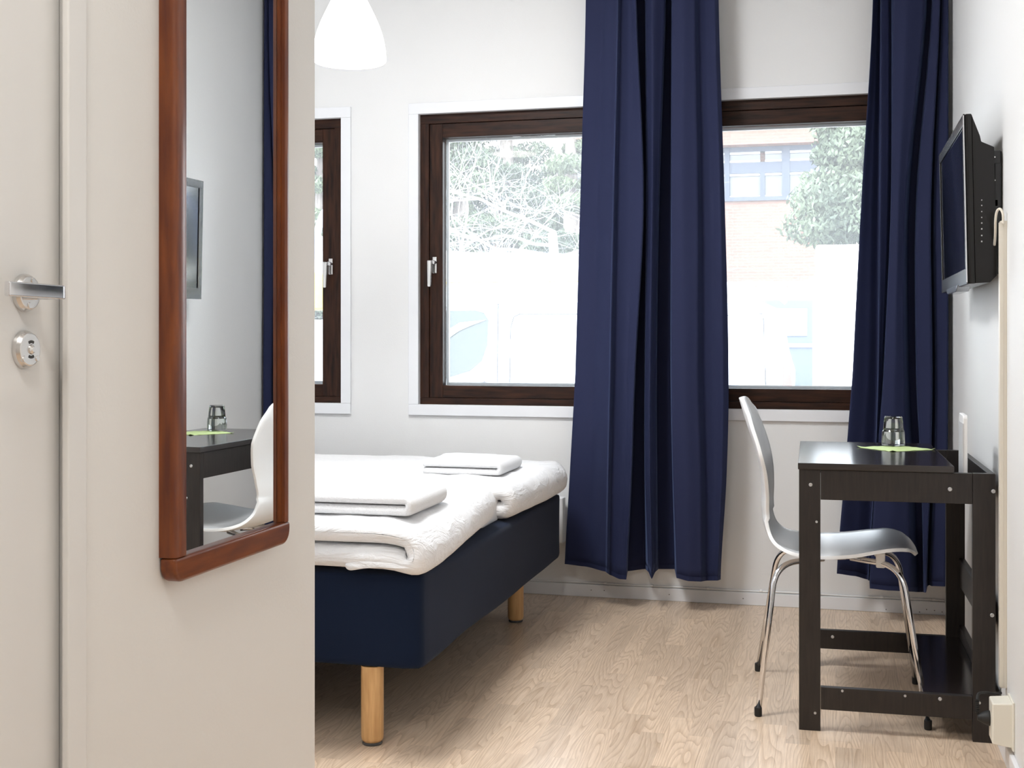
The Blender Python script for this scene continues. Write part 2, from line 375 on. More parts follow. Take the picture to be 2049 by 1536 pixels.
for i, p in enumerate(prof):
    d = (prof[min(i + 1, len(prof) - 1)] - prof[max(i - 1, 0)]).normalized(); n = Vector((-d.y, d.x, 0)).normalized()
    t_ = .0045; hh = .0095
    rings.append([bm.verts.new(p - DP + n * a + Vector((0, 0, b))) for a, b in ((-t_, -hh), (t_, -hh), (t_, hh), (-t_, hh))])
for i in range(len(rings) - 1):
    for k in range(4): bm.faces.new((rings[i][k], rings[i][(k + 1) % 4], rings[i + 1][(k + 1) % 4], rings[i + 1][k]))
bm.faces.new(rings[0][::-1]); bm.faces.new(rings[-1])
from_bm('lever', bm, CHROME, lev, bevel=.0022, seg=3)
lk = empty('lock_plate', (0, 0, 0)); lk.parent = door
ly, lz = 1.498, 1.079
disc_on_door('lock_rose', ly, lz, .0262, lk)
DARKH = mat('keyway_dark_steel', (.06, .055, .05), .4, .8)  # dark steel of the thumb slots in the lock rose
lathe('lock_cylinder', [(0, .0155), (.0035, .0155), (.0042, .0145), (.0062, .013), (.007, .011), (.007, 0)], SATIN, lk, 20, MX(Vector((XD, ly + .001, lz)) - DP, (0, R(90), 0)))
for sg in (1, -1):
    bm = bmesh.new(); vs = []
    for k in range(7):
        a = R(90) * sg + R(-32 + k * 64 / 6)
        for rr in (.0085, .0125): vs.append((rr * math.cos(a), rr * math.sin(a)))
    vv = [bm.verts.new(Vector((XD + .0113, ly + .001 + q[0], lz + q[1])) - DP) for q in vs]
    for k in range(6): bm.faces.new((vv[2 * k], vv[2 * k + 1], vv[2 * k + 3], vv[2 * k + 2]))
    from_bm('thumb_slot', bm, DARKH, lk)
for dy_, dz_ in ((-.015, -.0125), (.014, -.0125)): lathe('screw', [(0, .0125), (.0036, .0125), (.0044, .011), (.0044, 0)], SATIN, lk, 14, MX(Vector((XD, ly + dy_, lz + dz_)) - DP, (0, R(90), 0)))

# ------------------------------------------------------------------ mirror on the passage wall
mr = thing('wall_mirror', 'tall wall mirror in a rounded red-brown wooden frame beside the door', 'mirror', (XP + .003, 2.06, .696), R(-.69))
MO = Vector((XP, 2.06, .696))
my0, my1, mz0, mz1 = 1.831, 2.262, .696, 2.04
xf = .030
def stile_v(y0, y1, name):
    # cross-section in x-y extruded in z, rounded outer edge, stepped inner lip
    out = y0 < 2.05
    pr = []
    wd = y1 - y0
    prof = [(0, 0), (.018, 0)] + [(.018 + .012 * math.sin(R(a)), .012 * (1 - math.cos(R(a)))) for a in range(15, 91, 15)] + [(xf, wd - .016), (xf - .002, wd - .012), (xf - .008, wd - .011), (xf - .008, wd - .005), (xf - .014, wd - .004), (xf - .014, wd), (0, wd)]
    bm = bmesh.new(); A = []; B = []
    for px_, py_ in prof:
        yy = y0 + py_ if out else y1 - py_
        A.append(bm.verts.new(Vector((XP + px_, yy, mz0 + .042)) - MO)); B.append(bm.verts.new(Vector((XP + px_, yy, mz1 - .042)) - MO))
    n = len(A)
    for k in range(n): bm.faces.new((A[k], A[(k + 1) % n], B[(k + 1) % n], B[k]))
    bm.faces.new(A); bm.faces.new(B[::-1])
    o = from_bm(name, bm, MAHO, mr, smooth=True); o.data.set_sharp_from_angle(angle=R(40))
stile_v(my0, my0 + .050, 'frame_stile'); stile_v(my1 - .034, my1, 'frame_stile')
def rail_h(z0, z1, name):
    bm = bmesh.new(); r_ = .028; pts = []
    low = z0 < 1.5
    if low: pts = [(my0, z1), (my0, z0 + r_)] + [(my0 + r_ * (1 - math.cos(R(a))), z0 + r_ * (1 - math.sin(R(a)))) for a in range(15, 91, 15)] + [(my1 - r_ * (1 - math.sin(R(a))), z0 + r_ * (1 - math.cos(R(a)))) for a in range(0, 76, 15)] + [(my1, z0 + r_), (my1, z1)]
    else: pts = [(my0, z0), (my0, z1 - r_), (my0 + r_, z1), (my1 - r_, z1), (my1, z1 - r_), (my1, z0)]
    A = [bm.verts.new(Vector((XP, y, z)) - MO) for y, z in pts]; B = [bm.verts.new(Vector((XP + xf, y, z)) - MO) for y, z in pts]
    n = len(A)
    for k in range(n): bm.faces.new((A[k], A[(k + 1) % n], B[(k + 1) % n], B[k]))
    bm.faces.new(A); bm.faces.new(B[::-1])
    from_bm(name, bm, MAHOH, mr, bevel=.006, seg=3)
rail_h(mz0, mz0 + .0415, 'frame_rail'); rail_h(mz1 - .0415, mz1, 'frame_rail')
box('mirror_glass', Vector((XP + .010, my0 + .03, mz0 + .03)) - MO, Vector((XP + .016, my1 - .03, mz1 - .03)) - MO, MIRR, mr)

# ------------------------------------------------------------------ curtains
def catmull(P, t):
    i = min(int(t), len(P) - 2); f = t - i
    p0 = P[max(i - 1, 0)]; p1 = P[i]; p2 = P[i + 1]; p3 = P[min(i + 2, len(P) - 1)]
    return .5 * (2 * p1 + (p2 - p0) * f + (2 * p0 - 5 * p1 + 4 * p2 - p3) * f * f + (3 * p1 - p0 - 3 * p2 + p3) * f ** 3)
def mono(P, t, soft=.5):
    i = min(int(t), len(P) - 2); f = t - i
    g = f * f * (3 - 2 * f); return P[i] + (P[i + 1] - P[i]) * (f * (1 - soft) + g * soft)
def curtain(name, label, vs, table, hemv, ybase, seed):
    # table: list of (d, [u at each v]) going left to right
    root = thing(name, label, 'curtain', (0, 0, 0))
    nk = len(table); sub = 7; cols = (nk - 1) * sub + 1
    rows = 60; ztop = CH - .03
    cx = on_y(sum(table[k][1][-1] for k in (0, nk - 1)) / 2, 700, ybase).x
    root.location = (cx, ybase - .05, hemv and on_y(1300, max(hemv), ybase - .08).z)
    grid = []
    for j in range(rows + 1):
        # parameter along v from -140 (ceiling) to hem
        row = []
        for i in range(cols):
            t = i / sub
            hv = mono(hemv, t, .4)
            vtop = -285
            v = vtop + (hv - vtop) * (j / rows)
            # u of each key at this v
            us = []
            for d, ul in table:
                if v <= vs[0]: us.append(ul[0] + (ul[1] - ul[0]) / (vs[1] - vs[0]) * (v - vs[0]) * .3)
                else:
                    q = len(vs) - 2
                    for k in range(len(vs) - 1):
                        if v <= vs[k + 1]: q = k; break
                    f = min(1, (v - vs[q]) / (vs[q + 1] - vs[q])); us.append(catmull(ul, q + f))
            u = mono(us, t, 0)
            d = mono([a[0] for a in table], t, .6) * .0155
            d *= .75 + .25 * (j / rows)
            y = ybase - d
            p = on_y(u, v, y)
            p.y += .003 * noise.noise(Vector((p.x * 9, p.z * 2.2, seed)))
            if p.z > ztop: p.z = ztop
            row.append(p)
        grid.append(row)
    bm = bmesh.new()
    V = [[bm.verts.new(p - root.location) for p in r] for r in grid]
    for j in range(rows):
        for i in range(cols - 1): bm.faces.new((V[j][i], V[j + 1][i], V[j + 1][i + 1], V[j][i + 1]))
    o = from_bm('curtain_cloth', bm, CURT, root, smooth=True)
    so = o.modifiers.new('solid', 'SOLIDIFY'); so.thickness = .0015
    # stitched hem band
    bm = bmesh.new(); H = []
    for i in range(cols):
        a = grid[rows][i]; b = grid[rows - 1][i]
        H.append((bm.verts.new(a - root.location + Vector((0, -.0015, 0))), bm.verts.new(a + (b - a).normalized() * .018 - root.location + Vector((0, -.0018, 0)))))
    for i in range(cols - 1): bm.faces.new((H[i][0], H[i + 1][0], H[i + 1][1], H[i][1]))
    from_bm('hem', bm, CURT, root, smooth=True)
    return root
vs = [0, 400, 750, 950, 1155]
t1 = [(2, [1172, 1161, 1151, 1140, 1129]), (3.5, [1203, 1193, 1187, 1180, 1172]), (8, [1234, 1225, 1218, 1214, 1211]), (9.5, [1237, 1228, 1221, 1217, 1215]),
      (6.5, [1244, 1238, 1232, 1226, 1221]), (8, [1262, 1262, 1254, 1248, 1240]), (9.5, [1272, 1287, 1270, 1263, 1253]), (-3, [1274, 1289, 1272, 1265, 1256]), (-4, [1290, 1292, 1289, 1289, 1291]),
      (6, [1293, 1295, 1291, 1291, 1297]), (7.5, [1305, 1305, 1300, 1300, 1304]), (5, [1330, 1317, 1312, 1312, 1312]), (-4, [1333, 1320, 1315, 1316, 1318]), (-4, [1343, 1342, 1341, 1345, 1350]),
      (9, [1345, 1344, 1344, 1347, 1354]), (9.5, [1368, 1366, 1370, 1375, 1378]), (8.5, [1389, 1395, 1395, 1400, 1402]), (5, [1400, 1407, 1410, 1415, 1415]), (6, [1413, 1424, 1430, 1432, 1428]),
      (7, [1430, 1441, 1446, 1444, 1436]), (5.5, [1438, 1450, 1458, 1454, 1442]), (1, [1436, 1447, 1455, 1451, 1440])]
h1 = [1128, 1133, 1143, 1146, 1150, 1158, 1159, 1142, 1138, 1143, 1158, 1143, 1138, 1138, 1156, 1162, 1163, 1161, 1161, 1161, 1159, 1150]
curtain('navy_curtain', 'long navy blue curtain hanging between the two wide windows', vs, t1, h1, 5.11, 1)
vs2 = [0, 400, 750, 950, 1160]
t2 = [(4, [1747, 1724, 1706, 1690, 1674]), (2, [1755, 1742, 1735, 1722, 1710]), (0, [1761, 1758, 1755, 1748, 1736]), (6.5, [1763, 1761, 1758, 1751, 1738]), (5.5, [1778, 1776, 1764, 1751.6, 1739]), (3.5, [1782, 1782, 1767, 1752.4, 1739.6]),
      (9, [1788, 1784, 1769, 1753.5, 1740.5]), (9.5, [1815, 1798, 1790, 1785, 1778]), (8, [1850, 1811, 1808, 1815, 1820]), (1, [1856, 1820, 1820, 1830, 1838]), (1, [1864, 1832, 1832, 1842, 1846]), (7, [1867, 1836, 1835, 1845, 1850]),
      (8, [1880, 1862, 1864, 1860, 1853]), (1, [1882, 1864, 1867, 1863, 1856]), (2, [1884, 1868, 1871, 1868, 1859]), (6, [1887, 1872, 1874, 1872, 1864]), (6.5, [1897, 1896, 1896, 1894, 1891]), (2, [1898, 1898, 1898, 1896, 1893])]
h2 = [1147, 1152, 1159, 1161, 1161, 1161, 1177, 1181, 1183, 1184, 1184, 1185, 1185, 1172, 1170, 1172, 1173, 1170]
curtain('navy_curtain', 'dark navy blue curtain hanging in the corner behind the desk', vs2, t2, h2, 5.12, 2)
rl = thing('curtain_rail', 'white curtain rail under the ceiling above the windows', 'rail', (-1.4, 5.07, CH))
box('rail_track', (-1.85, -.035, -.03), (1.81, .03, 0), WHITEP, rl, .003)

# ------------------------------------------------------------------ pendant lamp
pl = thing('pendant_lamp', 'glowing white bell-shaped pendant lamp over the bed', 'lamp', (-1.636, 4.10, 2.045))
def shade_mat():
    m = mat('opal_shade', (.9, .9, .88), .3); b = m.node_tree.nodes['Principled BSDF']
    b.inputs['Emission Color'].default_value = (1, .97, .92, 1); b.inputs['Emission Strength'].default_value = 1.3
    return m
prof = [(.022, .37), (.030, .355), (.034, .32), (.040, .27), (.052, .235), (.072, .195), (.098, .14), (.116, .09), (.125, .045), (.128, .010), (.1245, .002), (.120, .004), (.118, .05), (.108, .09), (.09, .14), (.065, .19), (.045, .23), (.034, .27), (.028, .32), (.02, .352)]
lathe('shade', smooth_path([(a, 0, b) for a, b in prof], 3) and [(p.x, p.z) for p in smooth_path([(a, 0, b) for a, b in prof], 3)], shade_mat(), pl, 48)
lathe('socket', [(0, .42), (.012, .42), (.02, .40), (.021, .352), (0, .352)], WHITEP, pl, 20)
tube('lamp_cord', [(0, 0, .42), (0, 0, CH - 2.045 - .03)], .003, WHITEP, pl, 8)
lathe('ceiling_cup', [(0, CH - 2.045), (.05, CH - 2.045), (.045, CH - 2.045 - .03), (0, CH - 2.045 - .045)], WHITEP, pl, 24)
bulbm = mat('bulb_glow', (1, 1, 1), .5); bulbm.node_tree.nodes['Principled BSDF'].inputs['Emission Color'].default_value = (1, .95, .85, 1); bulbm.node_tree.nodes['Principled BSDF'].inputs['Emission Strength'].default_value = 2
lathe('bulb', [(0, .20), (.012, .20), (.02, .175), (.0, .26)][:0] or [(.012, .26), (.016, .24), (.028, .21), (.03, .19), (.02, .168), (0, .16)], bulbm, pl, 20)

# ------------------------------------------------------------------ bed
bed = thing('double_bed', 'wide bed with dark navy base on round birch legs, foot end to the window side', 'bed', (-2.05, 4.01, 0), R(-.6))
BO = Matrix.Translation(bed.location) @ Matrix.Rotation(R(-.6), 4, 'Z'); BI = BO.inverted()
def bl(p): return BI @ Vector(p)
bx1 = -1.056; bx0 = -3.06; by0, by1 = 3.150, 4.905; bz0, bz1 = .208, .470
def soft_box(name, a, b, m, parent, r=.03, n=(24, 24, 6), amp=.004, fr=4, seed=0, xf_=None, sag=0):
    bm = bmesh.new(); c_ = (Vector(a) + Vector(b)) / 2; h = (Vector(b) - Vector(a)) / 2
    bmesh.ops.create_cube(bm, size=2)
    bmesh.ops.subdivide_edges(bm, edges=bm.edges[:], cuts=n[0], use_grid_fill=True)
    for v in bm.verts:
        p = Vector((v.co.x * h.x, v.co.y * h.y, v.co.z * h.z))
        q = Vector((max(-h.x + r, min(h.x - r, p.x)), max(-h.y + r, min(h.y - r, p.y)), max(-h.z + r, min(h.z - r, p.z))))
        d = p - q
        if d.length > 1e-9: p = q + d.normalized() * min(r, d.length if d.length < r else r)
        w_ = p + c_
        dn = d.normalized() if d.length > 1e-9 else Vector((0, 0, 1))
        w_ += dn * amp * noise.noise(w_ * fr + Vector((seed, 0, 0)))
        if sag and p.z < -h.z * .8: w_.z += sag * noise.noise(Vector((w_.x * 2.2, w_.y * 2.2, 3)))
        v.co = xf_(w_) if xf_ else w_
    return from_bm(name, bm, m, parent, smooth=True)
soft_box('bed_base', (bx0, by0, bz0), (bx1, by1, bz1), NAVYB, bed, .022, (40,), .006, 3, 1, bl, .006)
for lx, lyy in ((-1.205, 3.185), (-1.185, 4.672), (-2.9, 3.185), (-2.9, 4.75)):
    q = bl((lx, lyy, 0)); lg = lathe('leg', [(0, .212), (.0305, .212), (.0305, .022), (.029, .014), (.025, .008), (0, .008)], BIRCH, bed, 28, MX(q))
    lathe('foot_pad', [(0, .0085), (.026, .0085), (.027, .003), (.025, 0), (0, 0)], mat('grey_felt_pad', (.07, .07, .07), .8), lg, 24, MX(q))
box('headboard', bl((bx0 - .05, by0 + .02, .12)), bl((bx0 - .01, by1 - .02, .85)), NAVYB, bed, .015)

def folded(name, label, cat, xl, xr, y0, y1, z0, T, m, seed, amp=.004, wob=.0, yfun=None, group=None, layers=2, ny=44, taper=0, zfun=None, cedge=.5, pw_=22, rr=None):
    """cloth folded back on itself: the fold is the rounded end at xr, the open layers show along y0"""
    root = tag(empty(name, (xr, (y0 + y1) / 2, z0)), label, cat, group)
    h = T / 4
    # centre path of the two layers, from the far end of the lower one round the fold to the far end of the upper one
    P = []; n = 46
    for i in range(n): P.append((xl + (xr - 2 * h - xl) * (i / (n - 1)) ** .75, z0 + h, (0, -1)))
    for k in range(1, 12):
        a = -math.pi / 2 + math.pi * k / 12; P.append((xr - 2 * h + h * 1.0 * math.cos(a), z0 + 2 * h + h * math.sin(a), (math.cos(a), math.sin(a))))
    for i in range(n): P.append((xr - 2 * h - (xr - 2 * h - xl) * (i / (n - 1)) ** (1 / .75), z0 + 3 * h, (0, 1)))
    bm = bmesh.new(); O = []; I = []
    for ix, (px_, pz, nn) in enumerate(P):
        ro, ri = [], []
        for j in range(ny + 1):
            t = math.sin(math.pi / 2 * math.sin(math.pi / 2 * (-1 + 2 * j / ny)))
            e = max(0, 1 - abs(t) ** pw_) ** cedge
            yy = (y0 + y1) / 2 + t * (y1 - y0) / 2
            ups = pz > z0 + 2 * h
            base = Vector((px_, yy, pz)); nv = Vector((nn[0], 0, nn[1]))
            w_ = noise.noise(Vector((px_ * 5, yy * 7, pz * 9 + seed))) * amp - abs(noise.noise(Vector((px_ * 9 + yy * 5, yy * 13, seed * 2.2)))) * amp * .6 + noise.noise(Vector((px_ * 14, yy * 11, pz * 14 + seed * 3))) * amp * .4
            end = 1 if px_ > xr - .25 else 0
            hh = h * .985
            yn = noise.noise(Vector((px_ * 4, pz * 20 + seed, 1))) * amp * 1.6 * (1 if abs(t) > .6 else .3)
            yo = (taper if not ups else 0) * (1 - (t + 1) / 2)
            po = base + nv * (hh * e + w_ * (.3 + .7 * e) * (1 if nn[1] > -.5 else .2)); pi = base - nv * (hh * e)
            if rr:
                lim = xr - rr(yy)
                fx = max(0, min(1, (px_ - (xr - .6)) / .6)); sh = rr(yy) * fx
                po.x -= sh; pi.x -= sh
            if zfun:
                dz = zfun(po.x, yy); po.z += dz; pi.z += dz
            po.y += yn + yo; pi.y += yn + yo
            po.z = max(po.z, z0 - .04)
            ro.append(bm.verts.new(po - root.location)); ri.append(bm.verts.new(pi - root.location))
        O.append(ro); I.append(ri)
    for a in range(len(P) - 1):
        for j in range(ny):
            bm.faces.new((O[a][j], O[a + 1][j], O[a + 1][j + 1], O[a][j + 1])); bm.faces.new((I[a][j + 1], I[a + 1][j + 1], I[a + 1][j], I[a][j]))
        bm.faces.new((O[a][0], I[a][0], I[a + 1][0], O[a + 1][0])); bm.faces.new((O[a][ny], O[a + 1][ny], I[a + 1][ny], I[a][ny]))
    for a in (0, len(P) - 1):
        for j in range(ny): bm.faces.new((O[a][j], O[a][j + 1], I[a][j + 1], I[a][j]) if a == 0 else (O[a][j + 1], O[a][j], I[a][j], I[a][j + 1]))
    bmesh.ops.remove_doubles(bm, verts=bm.verts[:], dist=1e-5)
    from_bm('folded_' + ('towel' if cat == 'towel' else 'cover'), bm, m, root, smooth=True)
    return root
def drape1(x, y):   # the near duvet hangs a little over the foot edge of the base
    k = max(0, (x + 1.17) / .13); return -.030 * min(1, k) ** 2 * max(0, min(1, (3.95 - y) / .8)) - .004
dv1 = folded('folded_duvet', 'white folded duvet on the bed half nearer the camera', 'duvet', -2.95, -1.025, 3.105, 3.965, .480, .136, LINEN, 3, .009, rr=lambda y: max(0, (y - 3.3)) * .06, zfun=drape1, group='folded duvets on the bed')
dv2 = folded('folded_duvet', 'white folded duvet on the bed half next to the window wall', 'duvet', -2.95, -1.005, 4.07, 4.93, .474, .128, LINEN, 8, .009, rr=lambda y: max(0, (4.55 - y)) * .06 + max(0, (y - 4.8)) * .25, group='folded duvets on the bed')
# mattress sheet seen between the two duvets, and the loose corner of cover below the near one
soft_box('sheet', (-2.9, 3.9, .466), (-1.10, 4.12, .560), LINEN, bed, .02, (14,), .006, 6, 4, bl)
bm = bmesh.new(); G = []
fa = [on_y(u, v, 3.106) for u, v in ((760, 1122), (712, 1120), (690, 1124), (684, 1131), (693, 1143), (706, 1141), (722, 1137), (760, 1136), (800, 1139), (830, 1140), (842, 1132), (810, 1126))]
for layer, dy_ in ((0, -.002), (1, .012)):
    G.append([bm.verts.new(p + Vector((0, dy_ - (.005 * math.sin(i * 2.3) if layer == 0 else 0), 0)) - dv1.location) for i, p in enumerate(fa)])
n = len(fa)
cen = sum((v.co for v in G[0]), Vector()) / n; cv = bm.verts.new(cen + Vector((0, -.004, 0)))
for i in range(n): bm.faces.new((G[0][i], G[0][(i + 1) % n], cv)); bm.faces.new((G[0][i], G[1][i], G[1][(i + 1) % n], G[0][(i + 1) % n]))
bm.faces.new(G[1][::-1])
o = from_bm('cover_corner', bm, LINEN, dv1, smooth=True); o.modifiers.new('sub', 'SUBSURF').render_levels = 2; o.modifiers['sub'].levels = 1

folded('folded_towel', 'white folded towel lying on the duvet nearer the camera', 'towel', -1.66, -1.085, 3.175, 3.50, .611, .060, TOWEL, 5, .004, group='folded towels on the bed', ny=28, pw_=14)
folded('folded_towel', 'white folded towel lying farther back on the duvet by the window wall', 'towel', -1.425, -1.130, 4.27, 4.57, .599, .052, TOWEL, 6, .006, group='folded towels on the bed', ny=28, pw_=14)

# radiator under the windows
rd = thing('panel_radiator', 'low white panel radiator on the back wall behind the bed', 'radiator', (-1.7, YB, .23))
box('radiator_panel', (-.65, -.085, 0), (.605, -.03, .19), RADM, rd, .006)
for k in (-.4, .4): box('wall_bracket', (k - .02, -.03, .05), (k + .02, 0, .15), RADM, rd)
boxes('top_grille', [((-.62 + i * .031, -.08, .19), (-.60 + i * .031, -.035, .194)) for i in range(39)], RADM, rd)

# ------------------------------------------------------------------ desk
dk_rot = R(1.0)
dk = thing('desk', 'black-brown wooden desk with slot behind its top, against the right wall', 'desk', (.417, 3.60, 0), dk_rot)
# local frame: origin at the near right corner of the footprint; x towards the wall, y away from the camera
DW, DL, lw, lt = .515, .72, .058, .022; ZL = .724
def dbox(name, a, b, m=BBROWN, bevel=.0012, parent=dk): return box(name, a, b, m, parent, bevel)
legs = [dbox('leg', (-DW, 0, 0), (-DW + lw, lt, ZL)), dbox('leg', (-lw, 0, 0), (0, lt, ZL)), dbox('leg', (-DW, DL - lt, 0), (-DW + lw, DL, ZL)), dbox('leg', (-lw, DL - lt, 0), (0, DL, ZL))]
dbox('apron', (-DW + lw + .0006, .001, .641), (-lw - .0006, lt - .001, ZL - .0005))
dbox('apron', (-DW + lw + .0006, DL - lt + .001, .641), (-lw - .0006, DL - .001, ZL - .0005))
dbox('front_apron', (-DW, lt + .0006, .641), (-DW + .018, DL - lt - .0006, ZL - .0005))
dbox('back_board', (-.018, lt + .0006, .645), (0, DL - lt - .0006, ZL))
dbox('back_rail', (-.018, lt + .0006, .29), (0, DL - lt - .0006, .376))
dbox('back_rail', (-.018, lt + .0006, .122), (0, DL - lt - .0006, .160))
dbox('slot_divider', (-.125, lt + .0006, .645), (-.109, DL - lt - .0006, ZL - .0005))
dbox('slot_floor', (-.108, lt + .0006, .645), (-.019, DL - lt - .0006, .655))
dbox('stretcher', (-DW + lw + .0006, .001, .060), (-lw - .0006, lt - .001, .122))
dbox('stretcher', (-DW + lw + .0006, DL - lt + .001, .060), (-lw - .0006, DL - .001, .122))
dbox('shelf', (-.185, lt + .0006, .100), (-.0005, DL - lt - .0006, .1215), BTOP)
dbox('desk_top', (-DW - .003, -.006, ZL + .0003), (-.106, DL + .004, ZL + .0185), BTOP, .0015)
DM = Matrix.Translation(dk.location) @ Matrix.Rotation(dk_rot, 4, 'Z'); DI = DM.inverted()
for u, v, r_ in ((1622, 969, .0052), (1634, 1043, .0036), (1901, 978.5, .0058), (1988, 983, .0055), (1985.5, 1231, .0055), (1631, 1425, .0036), (1685.5, 1381, .0036), (1811, 1391.5, .0036), (1881, 1398, .005), (1959.5, 1406, .0045)):
    p = DI @ on_y(u, v, 3.597); par = dk
    lathe('screw_cap', [(0, .0007), (r_ * .35, .0007), (r_ * .45, .0022), (r_ * .8, .0026), (r_, .001), (r_, 0)], SCREWM, dk, 16, MX((p.x, 0.0, p.z), (R(90), 0, 0)))
p = DI @ on_y(1666, 1274, 4.29); lathe('screw_cap', [(0, .0022), (.004, .0024), (.0052, .001), (.0052, 0)], SCREWM, dk, 16, MX((p.x, DL - lt + .001, p.z), (R(90), 0, 0)))
# near face of the far stretcher gets its own depth from the shared boards above

# slim white upright in the slot
sp_ = on_y(1920, 830, 3.70)
st = thing('slim_panel', 'slim white upright panel standing in the slot behind the desk top', 'panel', (.344, 3.70, .6555))
bm = bmesh.new(); pr = [(-.06, 0), (.06, 0)] + [(.06 - .012 * (1 - math.cos(R(a))), .211 + .012 * math.sin(R(a))) for a in (0, 30, 60, 90)] + [(-.06 + .012 * (1 - math.sin(R(a))), .211 + .012 * math.cos(R(a))) for a in (0, 30, 60, 90)]
A = [bm.verts.new((-.006, y, z)) for y, z in pr]; B = [bm.verts.new((.006, y, z)) for y, z in pr]; n = len(A)
for k in range(n): bm.faces.new((A[k], A[(k + 1) % n], B[(k + 1) % n], B[k]))
bm.faces.new(A[::-1]); bm.faces.new(B)
from_bm('panel_body', bm, WHITEP, st, bevel=.0025, seg=3)
box('panel_seam', (-.0068, -.061, .02), (-.0045, .061, .20), mat('grey_plastic', (.55, .55, .56), .4), st)

# napkin and tumbler
zt = .7425
nk = on_z(1790, 893, zt)
nap = thing('paper_napkin', 'lime green paper napkin under the drinking glass on the desk', 'napkin', (nk.x, 4.105, zt), R(38))
bm = bmesh.new(); g = 10; V = [[bm.verts.new(((i / g - .5) * .165, (j / g - .5) * .165, .0012 + .0016 * noise.noise(Vector((i * .7, j * .7, 2))) + (.004 if (i in (0, g) and j in (0, g)) else 0))) for j in range(g + 1)] for i in range(g + 1)]
for i in range(g):
    for j in range(g): bm.faces.new((V[i][j], V[i + 1][j], V[i + 1][j + 1], V[i][j + 1]))
o = from_bm('napkin_sheet', bm, NAPK, nap, smooth=True); so = o.modifiers.new('s', 'SOLIDIFY'); so.thickness = .001; so.offset = 1
gp = on_z(1787, 889, zt + .003)
gl = thing('drinking_glass', 'clear tumbler turned upside down on the green napkin', 'glass', (gp.x, gp.y - .02, zt + .0032))
# upside down: the mouth is at the bottom, stacking shoulder at mid height
lathe('glass_body', [(.0350, 0), (.0362, .001), (.0352, .030), (.0342, .044), (.0315, .049), (.0292, .075), (.0272, .089), (.0255, .0925), (0, .0925), (0, .0905 - .004), (.012, .0865), (.0235, .084), (.0262, .072), (.0285, .049), (.0318, .043), (.0332, .028), (.0340, .001)] + [(.0350, 0)], TUMB, gl, 40)

# ------------------------------------------------------------------ chair
ch = thing('shell_chair', 'white moulded shell chair with chrome legs pushed under the desk', 'chair', (-.008, 3.935, 0))
CO = Vector(ch.location)
cl_pts = [(-.283, .905), (-.262, .840), (-.236, .765), (-.219, .695), (-.2135, .63), (-.214, .575), (-.207, .525), (-.190, .487), (-.158, .462), (-.105, .448), (-.04, .446), (.04, .452), (.12, .466), (.180, .474), (.212, .468), (.232, .452)]
wd = [(0, .10), (.05, .150), (.12, .192), (.2, .206), (.28, .182), (.34, .155), (.40, .138), (.46, .150), (.52, .178), (.60, .212), (.70, .226), (.80, .222), (.90, .200), (.96, .165), (1, .13)]
def lerp(tab, t):
    for (a, b), (c_, d_) in zip(tab, tab[1:]):
        if t <= c_:
            f = (t - a) / (c_ - a); f = f * f * (3 - 2 * f) * .4 + f * .6; return b + (d_ - b) * f
    return tab[-1][1]
path = smooth_path([(x, 0, z) for x, z in cl_pts], 5)
Ls = [0]
for a, b in zip(path, path[1:]): Ls.append(Ls[-1] + (b - a).length)
tot = Ls[-1]; bm = bmesh.new(); nyc = 20; V = []
for i, p in enumerate(path):
    s = Ls[i] / tot; hw = lerp(wd, s)
    d = (path[min(i + 1, len(path) - 1)] - path[max(i - 1, 0)]).normalized(); nrm = Vector((-d.z, 0, d.x)) * -1   # towards the sitter / upward
    nrm = Vector((-d.z, 0, d.x)); nrm = nrm if (nrm.z > 0 or nrm.x > 0) else -nrm
    r_ = []
    for j in range(nyc + 1):
        t = -1 + 2 * j / nyc
        dish = (.020 if s < .42 else .014) * (t * t) * (1 if s < .9 else (1 - (s - .9) * 8))
        end = 0
        if s < .06: end = -(t ** 4) * .02 * (1 - s / .06)
        q = p + nrm * dish - Vector((0, 0, end if s < .06 else 0)) * -1
        if s > .93: q = q - d * (t ** 4) * .03 * (s - .93) / .07
        r_.append(bm.verts.new(Vector((q.x - CO.x, t * hw, q.z))))
    V.append(r_)
for i in range(len(V) - 1):
    for j in range(nyc): bm.faces.new((V[i][j], V[i + 1][j], V[i + 1][j + 1], V[i][j + 1]))
sh = from_bm('shell', bm, SHELLM, ch, smooth=True)
so = sh.modifiers.new('s', 'SOLIDIFY'); so.thickness = .010; so.offset = 0
bv = sh.modifiers.new('b', 'BEVEL'); bv.width = .003; bv.segments = 2; bv.limit_method = 'ANGLE'; bv.angle_limit = R(50)
feet = {(-1, -1): on_z(1517, 1432, 0), (1, -1): on_z(1857, 1459, 0), (-1, 1): on_z(1517, 1342, 0), (1, 1): on_z(1832, 1368, 0)}
bend = {(-1, -1): (-.170, 3.785, .424), (1, -1): (.185, 3.795, .430), (-1, 1): (-.175, 4.085, .424), (1, 1): (.185, 4.075, .430)}
mid = {(-1, -1): (-.035, 3.895, .426), (1, -1): (.045, 3.895, .432), (-1, 1): (-.035, 3.975, .426), (1, 1): (.045, 3.975, .432)}
for k in feet:
    f = Vector(feet[k]); b = Vector(bend[k]); m_ = Vector(mid[k])
    f.z = .012
    if k[0] < 0: f.x = (f.x - .0) 
    path = fillet_path([f - CO, b - CO, m_ - CO], .075, 9)
    lg = tube('leg', path, .0085, CHROME, ch, 16)
    ft = lathe('foot_cap', [(0, .026), (.0100, .026), (.0108, .024), (.0108, .003), (.0095, 0), (0, 0)], RUBBER, lg, 16, MX(Vector((f.x, f.y, 0)) - CO))
lathe('mounting_plate', [(0, .444), (.040, .444), (.043, .440), (.043, .428), (.038, .424), (0, .424)], CHROME, ch, 32, MX((.005 - CO.x, 0, 0)))
